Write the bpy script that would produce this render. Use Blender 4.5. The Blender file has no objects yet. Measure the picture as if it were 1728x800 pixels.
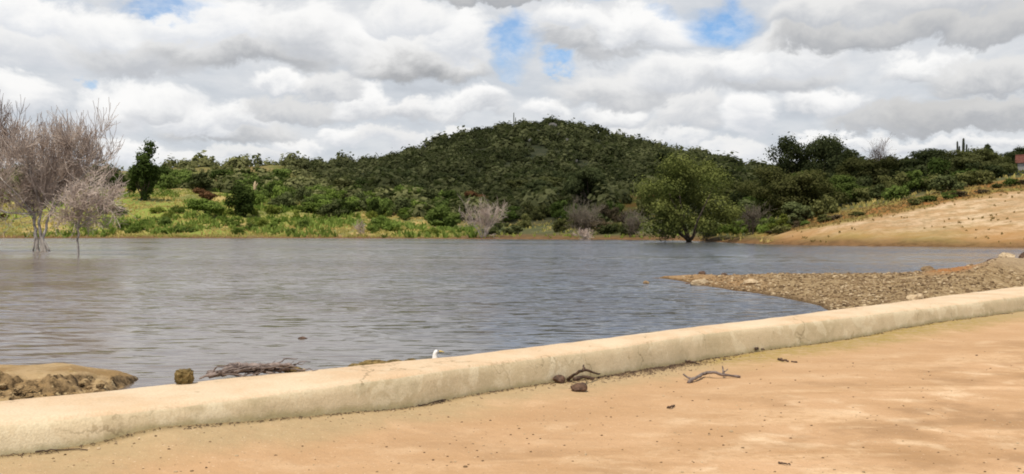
import bpy, math, random
import numpy as np
from mathutils import Vector, Matrix

random.seed(11)
RNG = np.random.default_rng(7)
SC = bpy.context.scene
COL = SC.collection
F, CX, HY, CAMZ = 1681.0, 864.0, 386.0, 1.6      # lens scale, frame centre, horizon row, eye height
WZ = 0.10                                          # water level


def wx(u, Y):
    return (u - CX) / F * Y


def wz(y, Y):
    return CAMZ - (y - HY) / F * Y


def yz(y, z):                                      # distance at which a row meets height z
    return (CAMZ - z) * F / (y - HY)


# ------------------------------------------------------------------ numpy noise
def _hash(ix, iy, seed):
    h = (ix * 374761393 + iy * 668265263 + seed * 974711) & 0x7FFFFFFF
    h = ((h ^ (h >> 13)) * 1274126177) & 0x7FFFFFFF
    return ((h ^ (h >> 16)) & 0xFFFF) / 65535.0


def vnoise(x, y, seed=0):
    x = np.asarray(x, float); y = np.asarray(y, float)
    ix = np.floor(x).astype(np.int64); iy = np.floor(y).astype(np.int64)
    fx = x - ix; fy = y - iy
    fx = fx * fx * (3 - 2 * fx); fy = fy * fy * (3 - 2 * fy)
    a = _hash(ix, iy, seed); b = _hash(ix + 1, iy, seed)
    c = _hash(ix, iy + 1, seed); d = _hash(ix + 1, iy + 1, seed)
    return (a * (1 - fx) + b * fx) * (1 - fy) + (c * (1 - fx) + d * fx) * fy


def fbm(x, y, seed=0, oct=4):
    t = 0; a = .5; n = 0
    for k in range(oct):
        t = t + a * vnoise(np.asarray(x) * 2 ** k + 17.3 * k, np.asarray(y) * 2 ** k - 9.1 * k, seed + k)
        n += a; a *= .5
    return t / n - .5                              # about -0.5 .. 0.5


def sstep(a, b, x):
    t = np.clip((np.asarray(x, float) - a) / (b - a), 0, 1)
    return t * t * (3 - 2 * t)


# ------------------------------------------------------------------ object helpers
def tag(o, label=None, cat=None, group=None, kind=None):
    if label: o['label'] = label
    if cat: o['category'] = cat
    if group: o['group'] = group
    if kind: o['kind'] = kind
    return o


def empty(name, loc, label=None, cat=None, group=None):
    o = bpy.data.objects.new(name, None)
    o.empty_display_size = .2
    COL.objects.link(o); o.location = loc
    return tag(o, label, cat, group)


def link(name, me, parent=None):
    o = bpy.data.objects.new(name, me); COL.objects.link(o)
    if parent: o.parent = parent
    return o


def mesh_quads(name, V, Q, mats, smooth=False, attrs=None, n=4, midx=None):
    V = np.ascontiguousarray(V, np.float32); Q = np.ascontiguousarray(Q, np.int32)
    me = bpy.data.meshes.new(name)
    me.vertices.add(len(V)); me.vertices.foreach_set('co', V.ravel())
    nf = len(Q)
    me.loops.add(nf * n); me.loops.foreach_set('vertex_index', Q.ravel())
    me.polygons.add(nf); me.polygons.foreach_set('loop_start', np.arange(0, nf * n, n, dtype=np.int32))
    if not isinstance(mats, (list, tuple)): mats = [mats]
    for m in mats: me.materials.append(m)
    if midx is not None: me.polygons.foreach_set('material_index', np.asarray(midx, np.int32))
    me.update(calc_edges=True)
    me.polygons.foreach_set('use_smooth', np.full(nf, smooth))
    for k, (dom, val) in (attrs or {}).items():
        a = me.attributes.new(k, 'FLOAT', dom); a.data.foreach_set('value', np.asarray(val, np.float32).ravel())
    me.validate()
    return me


def grid_quads(r, c):
    i = np.arange(r * c).reshape(r, c)
    return np.stack([i[:-1, :-1], i[:-1, 1:], i[1:, 1:], i[1:, :-1]], -1).reshape(-1, 4)


class MB:
    """collects tubes / boxes / lumps and builds ONE mesh"""
    def __init__(s): s.v = []; s.f = []; s.n = 0; s.m = []

    def add(s, V, Fs, mi=0):
        s.v.extend([tuple(p) for p in V]); s.f.extend([tuple(i + s.n for i in f) for f in Fs])
        s.m.extend([mi] * len(Fs)); s.n += len(V)

    def tube(s, pts, rad, sides=5, mi=0):
        pts = [Vector(p) for p in pts]
        k = len(pts); V = []; Fs = []
        ref = Vector((.31, .87, .37))
        for i, p in enumerate(pts):
            d = (pts[min(i + 1, k - 1)] - pts[max(i - 1, 0)])
            d = d.normalized() if d.length > 1e-9 else Vector((0, 0, 1))
            a = d.cross(ref)
            if a.length < .05: a = d.cross(Vector((1, 0, 0)))
            a.normalize(); b = d.cross(a)
            for j in range(sides):
                t = 2 * math.pi * j / sides
                V.append(p + (a * math.cos(t) + b * math.sin(t)) * rad[i])
        for i in range(k - 1):
            for j in range(sides):
                j2 = (j + 1) % sides
                Fs.append((i * sides + j, i * sides + j2, (i + 1) * sides + j2, (i + 1) * sides + j))
        Fs.append(tuple(range(sides))[::-1]); Fs.append(tuple(range((k - 1) * sides, k * sides)))
        s.add(V, Fs, mi)

    def box(s, c, d, rz=0, mi=0):
        x, y, z = (t / 2 for t in d); R = Matrix.Rotation(rz, 3, 'Z'); c = Vector(c)
        V = [c + R @ Vector(p) for p in ((-x, -y, -z), (x, -y, -z), (x, y, -z), (-x, y, -z), (-x, -y, z), (x, -y, z), (x, y, z), (-x, y, z))]
        s.add(V, [(3, 2, 1, 0), (4, 5, 6, 7), (0, 1, 5, 4), (1, 2, 6, 5), (2, 3, 7, 6), (3, 0, 4, 7)], mi)

    def mesh(s, name, mats, smooth=False):
        me = bpy.data.meshes.new(name); me.from_pydata(s.v, [], s.f)
        for m in (mats if isinstance(mats, (list, tuple)) else [mats]): me.materials.append(m)
        me.polygons.foreach_set('material_index', s.m)
        me.polygons.foreach_set('use_smooth', [smooth] * len(s.f)); me.update()
        return me

    def build(s, name, mats, parent=None, smooth=False):
        return link(name, s.mesh(name, mats, smooth), parent)


def ico(level=1):
    t = (1 + 5 ** .5) / 2
    V = [Vector(p).normalized() for p in ((-1, t, 0), (1, t, 0), (-1, -t, 0), (1, -t, 0), (0, -1, t), (0, 1, t), (0, -1, -t), (0, 1, -t), (t, 0, -1), (t, 0, 1), (-t, 0, -1), (-t, 0, 1))]
    Fs = [(0, 11, 5), (0, 5, 1), (0, 1, 7), (0, 7, 10), (0, 10, 11), (1, 5, 9), (5, 11, 4), (11, 10, 2), (10, 7, 6), (7, 1, 8), (3, 9, 4), (3, 4, 2), (3, 2, 6), (3, 6, 8), (3, 8, 9), (4, 9, 5), (2, 4, 11), (6, 2, 10), (8, 6, 7), (9, 8, 1)]
    for _ in range(level):
        cache = {}; nf = []

        def mid(a, b):
            k = (min(a, b), max(a, b))
            if k not in cache: V.append(((V[a] + V[b]) / 2).normalized()); cache[k] = len(V) - 1
            return cache[k]
        for a, b, c in Fs:
            ab, bc, ca = mid(a, b), mid(b, c), mid(c, a)
            nf += [(a, ab, ca), (b, bc, ab), (c, ca, bc), (ab, bc, ca)]
        Fs = nf
    return np.array([tuple(v) for v in V]), np.array(Fs)


ICO = {k: ico(k) for k in (1, 2, 3)}


def stone_verts(rng, level, size, facets=9, rough=.05):
    """an angular stone: a sphere cut by random planes, then roughened"""
    V = ICO[level][0].copy()
    for _ in range(facets):
        d = rng.normal(size=3); d /= np.linalg.norm(d); h = rng.uniform(.55, .9)
        over = V @ d - h
        V = V - np.clip(over, 0, None)[:, None] * d * .92
    V *= 1 + rough * rng.normal(size=(len(V), 1))
    return V * np.asarray(size)


# ------------------------------------------------------------------ material helpers
def mat(name):
    m = bpy.data.materials.new(name); m.use_nodes = True
    nt = m.node_tree; nt.nodes.clear()
    return m, nt


class N:
    """small node-tree writer"""
    def __init__(s, nt): s.nt = nt

    def new(s, t, **kw):
        n = s.nt.nodes.new(t)
        for k, v in kw.items(): setattr(n, k, v)
        return n

    def lk(s, a, b): s.nt.links.new(a, b)

    def val(s, sock, v):
        if isinstance(v, bpy.types.NodeSocket): s.lk(v, sock)
        elif isinstance(v, (tuple, list)): sock.default_value = (tuple(v) + (1,)) if len(v) == 3 and len(sock.default_value) == 4 else tuple(v)
        else: sock.default_value = v

    def math(s, op, a, b=None, c=None, clamp=False):
        n = s.new('ShaderNodeMath', operation=op, use_clamp=clamp)
        s.val(n.inputs[0], a)
        if b is not None: s.val(n.inputs[1], b)
        if c is not None: s.val(n.inputs[2], c)
        return n.outputs[0]

    def vmath(s, op, a, b=None, out=0):
        n = s.new('ShaderNodeVectorMath', operation=op)
        s.val(n.inputs[0], a)
        if b is not None: s.val(n.inputs[1], b)
        return n.outputs[out]

    def noise(s, vec, scale, detail=4, rough=.55, dist=0, col=False):
        n = s.new('ShaderNodeTexNoise')
        if vec is not None: s.lk(vec, n.inputs['Vector'])
        n.inputs['Scale'].default_value = scale; n.inputs['Detail'].default_value = detail
        n.inputs['Roughness'].default_value = rough; n.inputs['Distortion'].default_value = dist
        return n.outputs['Color' if col else 'Fac']

    def rng(s, x, a, b, c=0., d=1., smooth=True):
        n = s.new('ShaderNodeMapRange', interpolation_type='SMOOTHSTEP' if smooth else 'LINEAR')
        s.val(n.inputs['Value'], x)
        for k, v in (('From Min', a), ('From Max', b), ('To Min', c), ('To Max', d)): s.val(n.inputs[k], v)
        return n.outputs[0]

    def mix(s, f, a, b, blend='MIX'):
        n = s.new('ShaderNodeMix', data_type='RGBA', blend_type=blend)
        s.val(n.inputs[0], f); s.val(n.inputs[6], a); s.val(n.inputs[7], b)
        return n.outputs[2]

    def attr(s, name):
        return s.new('ShaderNodeAttribute', attribute_name=name).outputs['Fac']

    def pos(s):
        return s.new('ShaderNodeNewGeometry').outputs['Position']

    def bump(s, h, strength, dist, normal=None):
        n = s.new('ShaderNodeBump'); n.inputs['Strength'].default_value = strength; n.inputs['Distance'].default_value = dist
        s.lk(h, n.inputs['Height'])
        if normal is not None: s.lk(normal, n.inputs['Normal'])
        return n.outputs[0]

    def out(s, sh):
        o = s.new('ShaderNodeOutputMaterial'); s.lk(sh, o.inputs[0])

    def principled(s, col, rough=.9, normal=None, spec=.3):
        p = s.new('ShaderNodeBsdfPrincipled'); s.val(p.inputs['Base Color'], col); s.val(p.inputs['Roughness'], rough)
        s.val(p.inputs['Specular IOR Level'], spec)
        if normal is not None: s.lk(normal, p.inputs['Normal'])
        return p.outputs[0]


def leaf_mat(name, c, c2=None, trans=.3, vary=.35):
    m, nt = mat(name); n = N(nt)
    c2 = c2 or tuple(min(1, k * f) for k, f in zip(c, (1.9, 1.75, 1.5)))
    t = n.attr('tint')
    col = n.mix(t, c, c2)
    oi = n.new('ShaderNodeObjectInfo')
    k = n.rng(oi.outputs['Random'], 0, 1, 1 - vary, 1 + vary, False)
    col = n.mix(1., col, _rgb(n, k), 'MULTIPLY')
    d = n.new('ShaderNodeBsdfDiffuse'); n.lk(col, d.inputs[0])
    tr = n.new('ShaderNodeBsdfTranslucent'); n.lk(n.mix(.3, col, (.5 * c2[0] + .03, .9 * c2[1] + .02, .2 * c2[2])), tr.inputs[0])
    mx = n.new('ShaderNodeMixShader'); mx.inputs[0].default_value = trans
    n.lk(d.outputs[0], mx.inputs[1]); n.lk(tr.outputs[0], mx.inputs[2]); n.out(mx.outputs[0])
    return m


def _rgb(n, k):
    c = n.new('ShaderNodeCombineXYZ')
    for i in range(3): n.lk(k, c.inputs[i])
    return c.outputs[0]


def plain(name, c, c2, scale, rough=.9, bump=.0, bscale=None, detail=6, spec=.2):
    m, nt = mat(name); n = N(nt); tc = n.new('ShaderNodeTexCoord').outputs['Object']
    f = n.rng(n.noise(tc, scale, detail, .6), .32, .68)
    oi = n.new('ShaderNodeObjectInfo').outputs['Random']
    col = n.mix(f, c, c2)
    col = n.mix(1., col, _rgb(n, n.rng(oi, 0, 1, .82, 1.18, False)), 'MULTIPLY')
    nm = n.bump(n.noise(tc, bscale or scale * 3, 5, .65), .8, bump) if bump else None
    n.out(n.principled(col, rough, nm, spec))
    return m


M = {}
GREENS = {
    'dark':   ((.054, .064, .026), (.130, .144, .058)),
    'deep':   ((.030, .045, .012), (.078, .105, .028)),
    'mid':    ((.075, .108, .026), (.165, .210, .054)),
    'bright': ((.095, .140, .026), (.205, .260, .060)),
    'olive':  ((.075, .078, .027), (.172, .170, .062)),
    'pale':   ((.060, .072, .020), (.168, .178, .052)),
    'lime':   ((.120, .150, .024), (.260, .280, .065)),
    'brown':  ((.060, .045, .026), (.150, .115, .070)),
    'rust':   ((.100, .048, .022), (.210, .115, .060)),
}
for k, (a, b) in GREENS.items(): M[k] = leaf_mat('foliage_' + k, a, b)
M['scrub'] = leaf_mat('foliage_scrub', (.066, .072, .030), (.205, .205, .088), vary=0)
M['grass'] = leaf_mat('dry_grass', (.24, .29, .06), (.56, .43, .16), vary=0)
M['tuft'] = leaf_mat('tuft_grass', (.16, .115, .04), (.34, .24, .10), vary=0)
M['bark'] = plain('bark', (.050, .038, .028), (.13, .10, .075), 3, .95, .02)
M['dead'] = plain('dead_bark', (.20, .17, .15), (.52, .47, .42), 1.6, .9, .01)
M['twig'] = plain('dead_twig', (.34, .255, .205), (.60, .495, .415), .6, .9)
M['twig_red'] = plain('reddish_twig', (.13, .085, .062), (.29, .21, .165), .9, .9)
M['twig_dull'] = plain('dull_twig', (.09, .075, .055), (.18, .15, .115), .9, .9)
M['drift'] = plain('driftwood', (.13, .095, .08), (.31, .245, .215), 14, .85, .004, 60)
M['drift_dark'] = plain('dark_driftwood', (.035, .022, .016), (.12, .075, .052), 16, .85, .004, 60)
M['stone'] = plain('pale_stone', (.34, .24, .14), (.54, .42, .27), 9, .9, .006, 50)
M['stone_dark'] = plain('dark_stone', (.055, .035, .025), (.15, .09, .06), 16, .85, .006, 60)
M['stone_brown'] = plain('brown_stone', (.16, .10, .05), (.32, .22, .12), 12, .9, .006, 60)
M['moss'] = plain('mossy_clod', (.075, .052, .016), (.23, .16, .065), 26, .95, .01, 70)
M['cactus'] = plain('cactus_skin', (.045, .055, .03), (.10, .095, .06), 2, .8)
M['boulder'] = plain('grey_boulder', (.11, .10, .085), (.24, .22, .19), 1.2, .95, .05, 4)
M['plaster'] = plain('pale_plaster', (.42, .38, .33), (.55, .50, .44), 2, .9)
M['tile'] = plain('red_tile', (.16, .055, .038), (.25, .10, .065), 3, .9)
M['wood_door'] = plain('door_wood', (.10, .06, .035), (.16, .10, .06), 3, .8)
M['feather'] = plain('white_feather', (.78, .72, .66), (.86, .82, .77), 40, .7)
M['bill'] = plain('yellow_bill', (.45, .32, .10), (.55, .42, .15), 30, .5)
M['eye'] = plain('dark_eye', (.01, .01, .01), (.02, .02, .02), 30, .2)
M['leg'] = plain('bird_leg', (.06, .06, .04), (.10, .09, .05), 30, .6)

# ------------------------------------------------------------------ terrain: banks, embankment and hills
TAB = np.array([
    [-900, 157, 163, 397, 195, 364, 250, 324, 330, 292],
    [0,    157, 163, 397, 195, 360, 245, 322, 330, 286],
    [200,  157, 163, 397, 195, 352, 245, 320, 330, 286],
    [300,  157, 163, 397, 195, 352, 245, 322, 340, 284],
    [430,  157, 163, 397, 195, 364, 250, 330, 360, 279],
    [560,  154, 160, 397, 190, 370, 255, 330, 380, 275],
    [640,  152, 158, 398, 190, 372, 258, 326, 390, 272],
    [700,  150, 156, 398, 190, 376, 260, 325, 400, 258],
    [770,  146, 152, 398, 190, 380, 265, 322, 410, 231],
    [850,  143, 149, 399, 185, 380, 265, 318, 420, 213],
    [930,  140, 146, 399, 180, 380, 265, 315, 420, 205],
    [1000, 138, 144, 399, 180, 378, 265, 312, 420, 215],
    [1070, 135, 142, 398, 175, 370, 260, 312, 410, 247],
    [1150, 128, 135, 398, 165, 372, 255, 312, 395, 260],
    [1230, 105, 112, 402, 150, 372, 240, 315, 370, 274],
    [1280, 98, 104, 402, 118, 394, 200, 335, 350, 291],
    [1400, 87, 96, 380, 104, 368, 170, 322, 280, 292],
    [1500, 84, 97, 362, 106, 347, 160, 310, 240, 287],
    [1600, 82, 98, 343, 108, 325, 155, 300, 220, 284],
    [1728, 79, 100, 321, 112, 301, 150, 290, 200, 280],
    [2700, 75, 100, 290, 115, 272, 150, 262, 200, 255]], float)
UU = np.arange(-860, 2600, 9.)
YY = np.concatenate([np.arange(66, 130, 1.), np.arange(130, 200, 1.4), np.arange(200, 440, 3.), np.geomspace(443, 5000, 40)])


def smooth1(a, k):
    ker = np.exp(-.5 * (np.arange(-3 * k, 3 * k + 1) / k) ** 2); ker /= ker.sum()
    return np.convolve(np.pad(a, 3 * k, mode='edge'), ker, 'valid')


COLT = np.stack([smooth1(np.interp(UU, TAB[:, 0], TAB[:, j]), 3) for j in range(1, 10)], 1)
TZ = np.zeros((len(YY), len(UU)))
SHORE = COLT[:, 0] + 1.6 * fbm(UU / 26, UU * 0, 4)
for j in range(len(UU)):
    ys, y1, p1, y2, p2, y3, p3, yr, pr = COLT[j]
    ys = SHORE[j]
    zk = [WZ - 1.4, WZ, wz(p1, y1), wz(p2, y2), wz(p3, y3), wz(pr, yr), wz(pr, yr) * .80, max(9, wz(pr, yr) * .35), 10, 14]
    yk = [ys - 7, ys, y1, y2, y3, yr, yr * 1.13, yr * 1.7, 1500, 5000]
    TZ[:, j] = np.interp(YY, yk, zk)
GX = (UU[None, :] - CX) / F * YY[:, None]
GY = np.repeat(YY[:, None], len(UU), 1)
above = GY - SHORE[None, :]
sm = TZ.copy()
for _ in range(3): sm[1:-1] = (sm[:-2] + 2 * sm[1:-1] + sm[2:]) / 4
k = sstep(6, 40, above)
TZ = TZ * (1 - k) + sm * k
TZ += sstep(3, 30, above) * fbm(GX / 22, GY / 22, 21, 5) * (1.0 + 2.2 * sstep(200, 380, GY))
TZ += sstep(8, 40, above) * (1 - sstep(240, 300, GY)) * fbm(GX / 14, GY / 10, 35, 3) * 2.2
TZ += sstep(0, 5, above) * fbm(GX / 3.1, GY / 3.1, 33, 4) * .35


def terr(u, Y):
    i = np.clip(np.searchsorted(YY, Y) - 1, 0, len(YY) - 2); j = np.clip(((np.asarray(u) - UU[0]) / 9.).astype(int), 0, len(UU) - 2)
    a = np.clip((Y - YY[i]) / (YY[i + 1] - YY[i]), 0, 1); b = np.clip((u - UU[j]) / 9., 0, 1)
    return (TZ[i, j] * (1 - b) + TZ[i, j + 1] * b) * (1 - a) + (TZ[i + 1, j] * (1 - b) + TZ[i + 1, j + 1] * b) * a


def depth_at(u, y):
    """the distance at which the terrain shows at row y in column u"""
    Ys = np.arange(float(np.interp(u, UU, SHORE)) + .3, 430, .5)
    row = HY - (terr(np.full(len(Ys), float(u)), Ys) - CAMZ) * F / Ys
    hit = np.nonzero(row <= y)[0]
    return float(Ys[hit[0]]) if len(hit) else 400.


sand = sstep(1270, 1330, UU[None, :] + 30 * fbm(GX / 8, GY / 8, 5)) * (1 - sstep(0, 2.0, GY - COLT[None, :, 1] + 3 * fbm(GX / 6, GY / 6, 8)))
rim = sstep(1250, 1300, UU[None, :] + 0 * GY) * sstep(-1, 2, GY - COLT[None, :, 1]) * (1 - sstep(0, 6, GY - COLT[None, :, 3] + 6 * fbm(GX / 6, GY / 6, 9)))
BND = np.interp(UU, [-900, 430, 560, 700, 800, 1100, 1280], [256, 250, 226, 200, 188, 176, 126])
scrub = sstep(-10, 10, GY - BND[None, :] + 34 * fbm(GX / 26, GY / 26, 12))
scrub *= 1 - .45 * sstep(600, 470, UU[None, :] + 90 * fbm(GX / 40, GY / 40, 13)) * sstep(268, 290, GY)
scrub = np.maximum(scrub * (1 - rim) * (1 - sand), sstep(740, 800, UU[None, :] + 0 * GY) * (1 - sand) * (1 - rim) * .85)
glade = np.exp(-((UU[None, :] - 1075) / 55) ** 2 - ((GY - 212) / 22) ** 2) + np.exp(-((UU[None, :] - 838) / 45) ** 2 - ((GY - 215) / 16) ** 2) \
    + .45 * np.exp(-((UU[None, :] - 470) / 90) ** 2 - ((GY - 318) / 32) ** 2)
glade = np.clip(glade * 1.3 + .8 * fbm(GX / 9, GY / 9, 15), 0, 1) * (glade > .12)
wet = 1 - sstep(.0, .9, TZ - WZ + .5 * fbm(GX / 5, GY / 5, 3))

m, nt = mat('terrain_soil'); n = N(nt); P = n.pos()
big = n.noise(P, .05, 5, .6); midn = n.noise(P, .22, 6, .62); fine = n.noise(P, 1.3, 6, .7)
big2 = n.noise(P, .05, 4, .55)
grassc = n.mix(n.rng(big2, .42, .58), (.21, .245, .05), (.42, .295, .115))
grassc = n.mix(n.rng(n.noise(P, .10, 5, .6), .48, .60, 0, .85), grassc, (.115, .145, .04))
grassc = n.mix(n.rng(fine, .45, .8, 0, .35), grassc, (.40, .33, .12))
scrubc = n.mix(n.rng(midn, .4, .65), (.045, .052, .024), (.095, .092, .042))
sandc = n.mix(n.rng(midn, .36, .66), (.58, .43, .275), (.46, .315, .185))
sandc = n.mix(n.rng(fine, .5, .72, 0, .8), sandc, (.26, .155, .06))
sandc = n.mix(n.rng(n.noise(P, 3.2, 4, .6), .60, .70, 0, .75), sandc, (.16, .105, .045))
rimc = n.mix(n.rng(midn, .4, .62), (.26, .115, .035), (.20, .17, .045))
gladec = n.mix(n.rng(midn, .4, .6), (.15, .085, .022), (.12, .11, .025))
sz = n.new('ShaderNodeSeparateXYZ'); n.lk(P, sz.inputs[0])
streak = n.new('ShaderNodeMapping'); n.lk(P, streak.inputs[0]); streak.inputs['Scale'].default_value = (.35, 1., 1.)
stn = n.noise(streak.outputs[0], .55, 6, .65)
sandc = n.mix(n.rng(stn, .43, .58, 0, .75), sandc, (.36, .215, .095))
sandc = n.mix(n.rng(n.noise(P, 1.1, 6, .72), .47, .60, 0, .65), sandc, (.27, .19, .09))
lowb = n.rng(n.math('ADD', sz.outputs[2], n.math('MULTIPLY', n.math('SUBTRACT', midn, .5), 3.)), .4, 2.3, 1., 0.)
sandc = n.mix(n.math('MULTIPLY', lowb, .8), sandc, n.mix(n.rng(big2, .45, .6), (.36, .19, .065), (.25, .20, .055)))
c = n.mix(n.attr('scrub'), grassc, scrubc)
c = n.mix(n.attr('glade'), c, gladec)
c = n.mix(n.attr('sand'), c, sandc)
c = n.mix(n.attr('rim'), c, rimc)
c = n.mix(n.attr('wet'), c, n.mix(n.rng(fine, .4, .6), (.11, .058, .024), (.19, .105, .045)))
h = n.math('ADD', n.math('MULTIPLY', midn, .6), n.math('MULTIPLY', fine, .25))
n.out(n.principled(c, .95, n.bump(h, .8, .8), .1))
M['terrain'] = m
V = np.stack([GX, GY, TZ], -1).reshape(-1, 3)
me = mesh_quads('hills', V, grid_quads(len(YY), len(UU)), m, True,
                {k: ('POINT', v * np.ones_like(TZ)) for k, v in dict(sand=sand, rim=rim, scrub=scrub, glade=glade, wet=wet).items()})
tag(link('hills', me), kind='structure')

# ------------------------------------------------------------------ the low concrete sill wall, measured as front and back crest lines
D0 = np.array([.70, .714]); D0 /= np.linalg.norm(D0)
N0 = np.array([D0[1], -D0[0]])                     # points to the camera side
CREST = .30


def sn(px, z):
    Ys = np.array([yz(y, z) for _, y in px]); Xs = np.array([wx(u, Y) for (u, _), Y in zip(px, Ys)])
    return Xs * D0[0] + Ys * D0[1], Xs * N0[0] + Ys * N0[1]


front_px = [(0, 711), (60, 705), (120, 699), (165, 695), (255, 686), (380, 671), (500, 656), (600, 642), (708, 628), (825, 610), (1000, 588), (1193, 559), (1440, 532), (1728, 498)]
back_px = [(0, 674), (180, 660), (339, 640), (500, 627), (695, 608), (793, 596), (1000, 572), (1164, 552), (1350, 530), (1482, 513), (1728, 482)]
foot_px = [(0, 768), (39, 768), (100, 762), (147, 752), (210, 735), (255, 724), (315, 714), (420, 710), (500, 703), (597, 694), (705, 686), (793, 665), (923, 647), (1028, 632), (1193, 605), (1275, 592), (1420, 573), (1564, 545), (1728, 524)]
sf, nf_ = sn(front_px, CREST); sb, nb_ = sn(back_px, CREST)
SS = np.concatenate([np.arange(-26, 1.0, .25), np.arange(1.0, 22, .05), np.arange(22, 70, .4)])
slopeL = (nf_[1] - nf_[0]) / (sf[1] - sf[0])


def along(s, a, b, k):
    v = np.interp(s, a, b)
    lo = s < a[0]
    v[lo] = b[0] + (np.clip(s[lo] - a[0], -8, 0)) * slopeL * .8
    return smooth1(v, k)


s_u = np.arange(-26, 70, .05)
NF = np.interp(SS, s_u, along(s_u, sf, nf_, 5)); NBK = np.interp(SS, s_u, along(s_u, sb, nb_, 8))
NF = NF + .012 * fbm(SS * 2.2, SS * 0, 51, 3) + .03 * fbm(SS * .45, SS * 0, 52, 2)
NBK = NBK + .05 * fbm(SS * 1.3, SS * 0, 53, 3)
fs, fz = [], []                                    # sand level against the wall
for (u, y) in foot_px:
    uf = np.array([p[0] for p in front_px]); yf = np.interp(u, uf, [p[1] for p in front_px])
    Y = yz(yf, CREST) - .05; X = wx(u, Y)
    fs.append(X * D0[0] + Y * D0[1]); fz.append(wz(y, Y))
o_ = np.argsort(fs); fs = np.array(fs)[o_]; fz = np.array(fz)[o_]
FOOT = np.interp(SS, s_u, smooth1(np.interp(s_u, fs, fz), 4)) + .02 * fbm(SS * 3, SS * 0, 54, 3)


def sn_xy(s, nn): return s * D0[0] + nn * N0[0], s * D0[1] + nn * N0[1]


prof = [('f', .075, -.6), ('f', .07, -.2), ('f', .062, -.05), ('f', .053, .05), ('f', .043, .13), ('f', .033, .2), ('f', .018, .255), ('f', -.008, .285), ('f', -.05, .298),
        ('m', .30, .306), ('m', .5, .31), ('m', .72, .307), ('b', .05, .30), ('b', .012, .288), ('b', -.012, .255), ('b', -.03, .12), ('b', -.05, -.7)]
rows = []; fr = []
for kind, a, z in prof:
    if kind == 'f': nn = NF + a
    elif kind == 'b': nn = NBK + a
    else: nn = NF * (1 - a) + NBK * a
    lump = .012 * fbm(SS * 3.1 + z * 7, SS * 0 + z * 31 + a * 5, 61, 4) + .022 * fbm(SS * .7 + 3, SS * 0 + a * 3, 62, 3)
    X, Y = sn_xy(SS, nn + (lump if kind == 'f' else 0))
    rows.append(np.stack([X, Y, z + (lump if z > .1 else lump * 0)], -1)); fr.append(np.full(len(SS), 1. if kind == 'f' and z < .27 else 0.))
V = np.array(rows)
m, nt = mat('sill_concrete'); n = N(nt); P = n.pos()
front = n.attr('front'); zc = n.new('ShaderNodeSeparateXYZ'); n.lk(P, zc.inputs[0])
a = n.noise(P, 1.1, 6, .62); b = n.noise(P, 5.5, 6, .65); f_ = n.noise(P, 60, 4, .7)
topc = n.mix(n.rng(a, .35, .65), (.72, .56, .385), (.64, .45, .28))
topc = n.mix(n.rng(b, .5, .7, 0, .6), topc, (.67, .55, .38))
frc = n.mix(n.rng(a, .36, .64), (.64, .52, .345), (.52, .425, .27))
sunlit_end = n.math('ADD', n.attr('sunlit_end'), n.math('MULTIPLY', n.math('SUBTRACT', b, .5), .5))
frc = n.mix(n.rng(sunlit_end, .4, .6, 0, .8), frc, (.70, .58, .39))  # left stretch paler: brighter sunlight on its front painted into the colour
frc = n.mix(n.rng(b, .52, .70, 0, .75), frc, (.68, .58, .40))
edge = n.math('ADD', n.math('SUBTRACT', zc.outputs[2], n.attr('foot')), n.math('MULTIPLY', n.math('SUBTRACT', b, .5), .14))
frc = n.mix(n.rng(n.noise(P, 2.1, 4, .55, .6), .56, .60, 0, .55), frc, (.74, .64, .45))
frc = n.mix(n.rng(n.noise(P, 1.5, 5, .6), .57, .68, 0, .55), frc, (.37, .305, .18))
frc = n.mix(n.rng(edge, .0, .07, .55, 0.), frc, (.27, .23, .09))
c = n.mix(n.rng(n.math('ADD', front, n.math('MULTIPLY', n.math('SUBTRACT', b, .5), .8)), .3, .7), topc, frc)
c = n.mix(n.rng(f_, .3, .75, .0, .35), c, (.30, .22, .12))
vo = n.new('ShaderNodeTexVoronoi', feature='DISTANCE_TO_EDGE'); vo.inputs['Scale'].default_value = .75
wob_ = n.vmath('SCALE', n.noise(P, 3.5, 5, .6, 0, True), None); wob_.node.inputs['Scale'].default_value = .5
n.lk(n.vmath('ADD', P, wob_), vo.inputs['Vector'])
c = n.mix(n.math('MULTIPLY', n.rng(vo.outputs['Distance'], .002, .010, .6, 0.), n.rng(a, .45, .6)), c, (.16, .115, .06))
c = n.mix(n.rng(n.noise(P, 9, 3, .6), .66, .72, 0, .5), c, (.31, .225, .12))
h = n.math('ADD', n.math('MULTIPLY', b, .5), n.math('MULTIPLY', f_, .18))
n.out(n.principled(c, .92, n.bump(h, .7, .03), .15))
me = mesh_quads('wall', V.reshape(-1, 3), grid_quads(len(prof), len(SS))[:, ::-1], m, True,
                {'sunlit_end': ('POINT', np.repeat(sstep(sn([(168, 694)], CREST)[0][0] + .03, sn([(168, 694)], CREST)[0][0] - .03, SS)[None], len(prof), 0)), 'front': ('POINT', np.array(fr)), 'foot': ('POINT', np.repeat(FOOT[None], len(prof), 0))})
tag(link('low_wall', me), 'low weathered cream concrete wall with rounded edge holding back the lake', 'wall')

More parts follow.
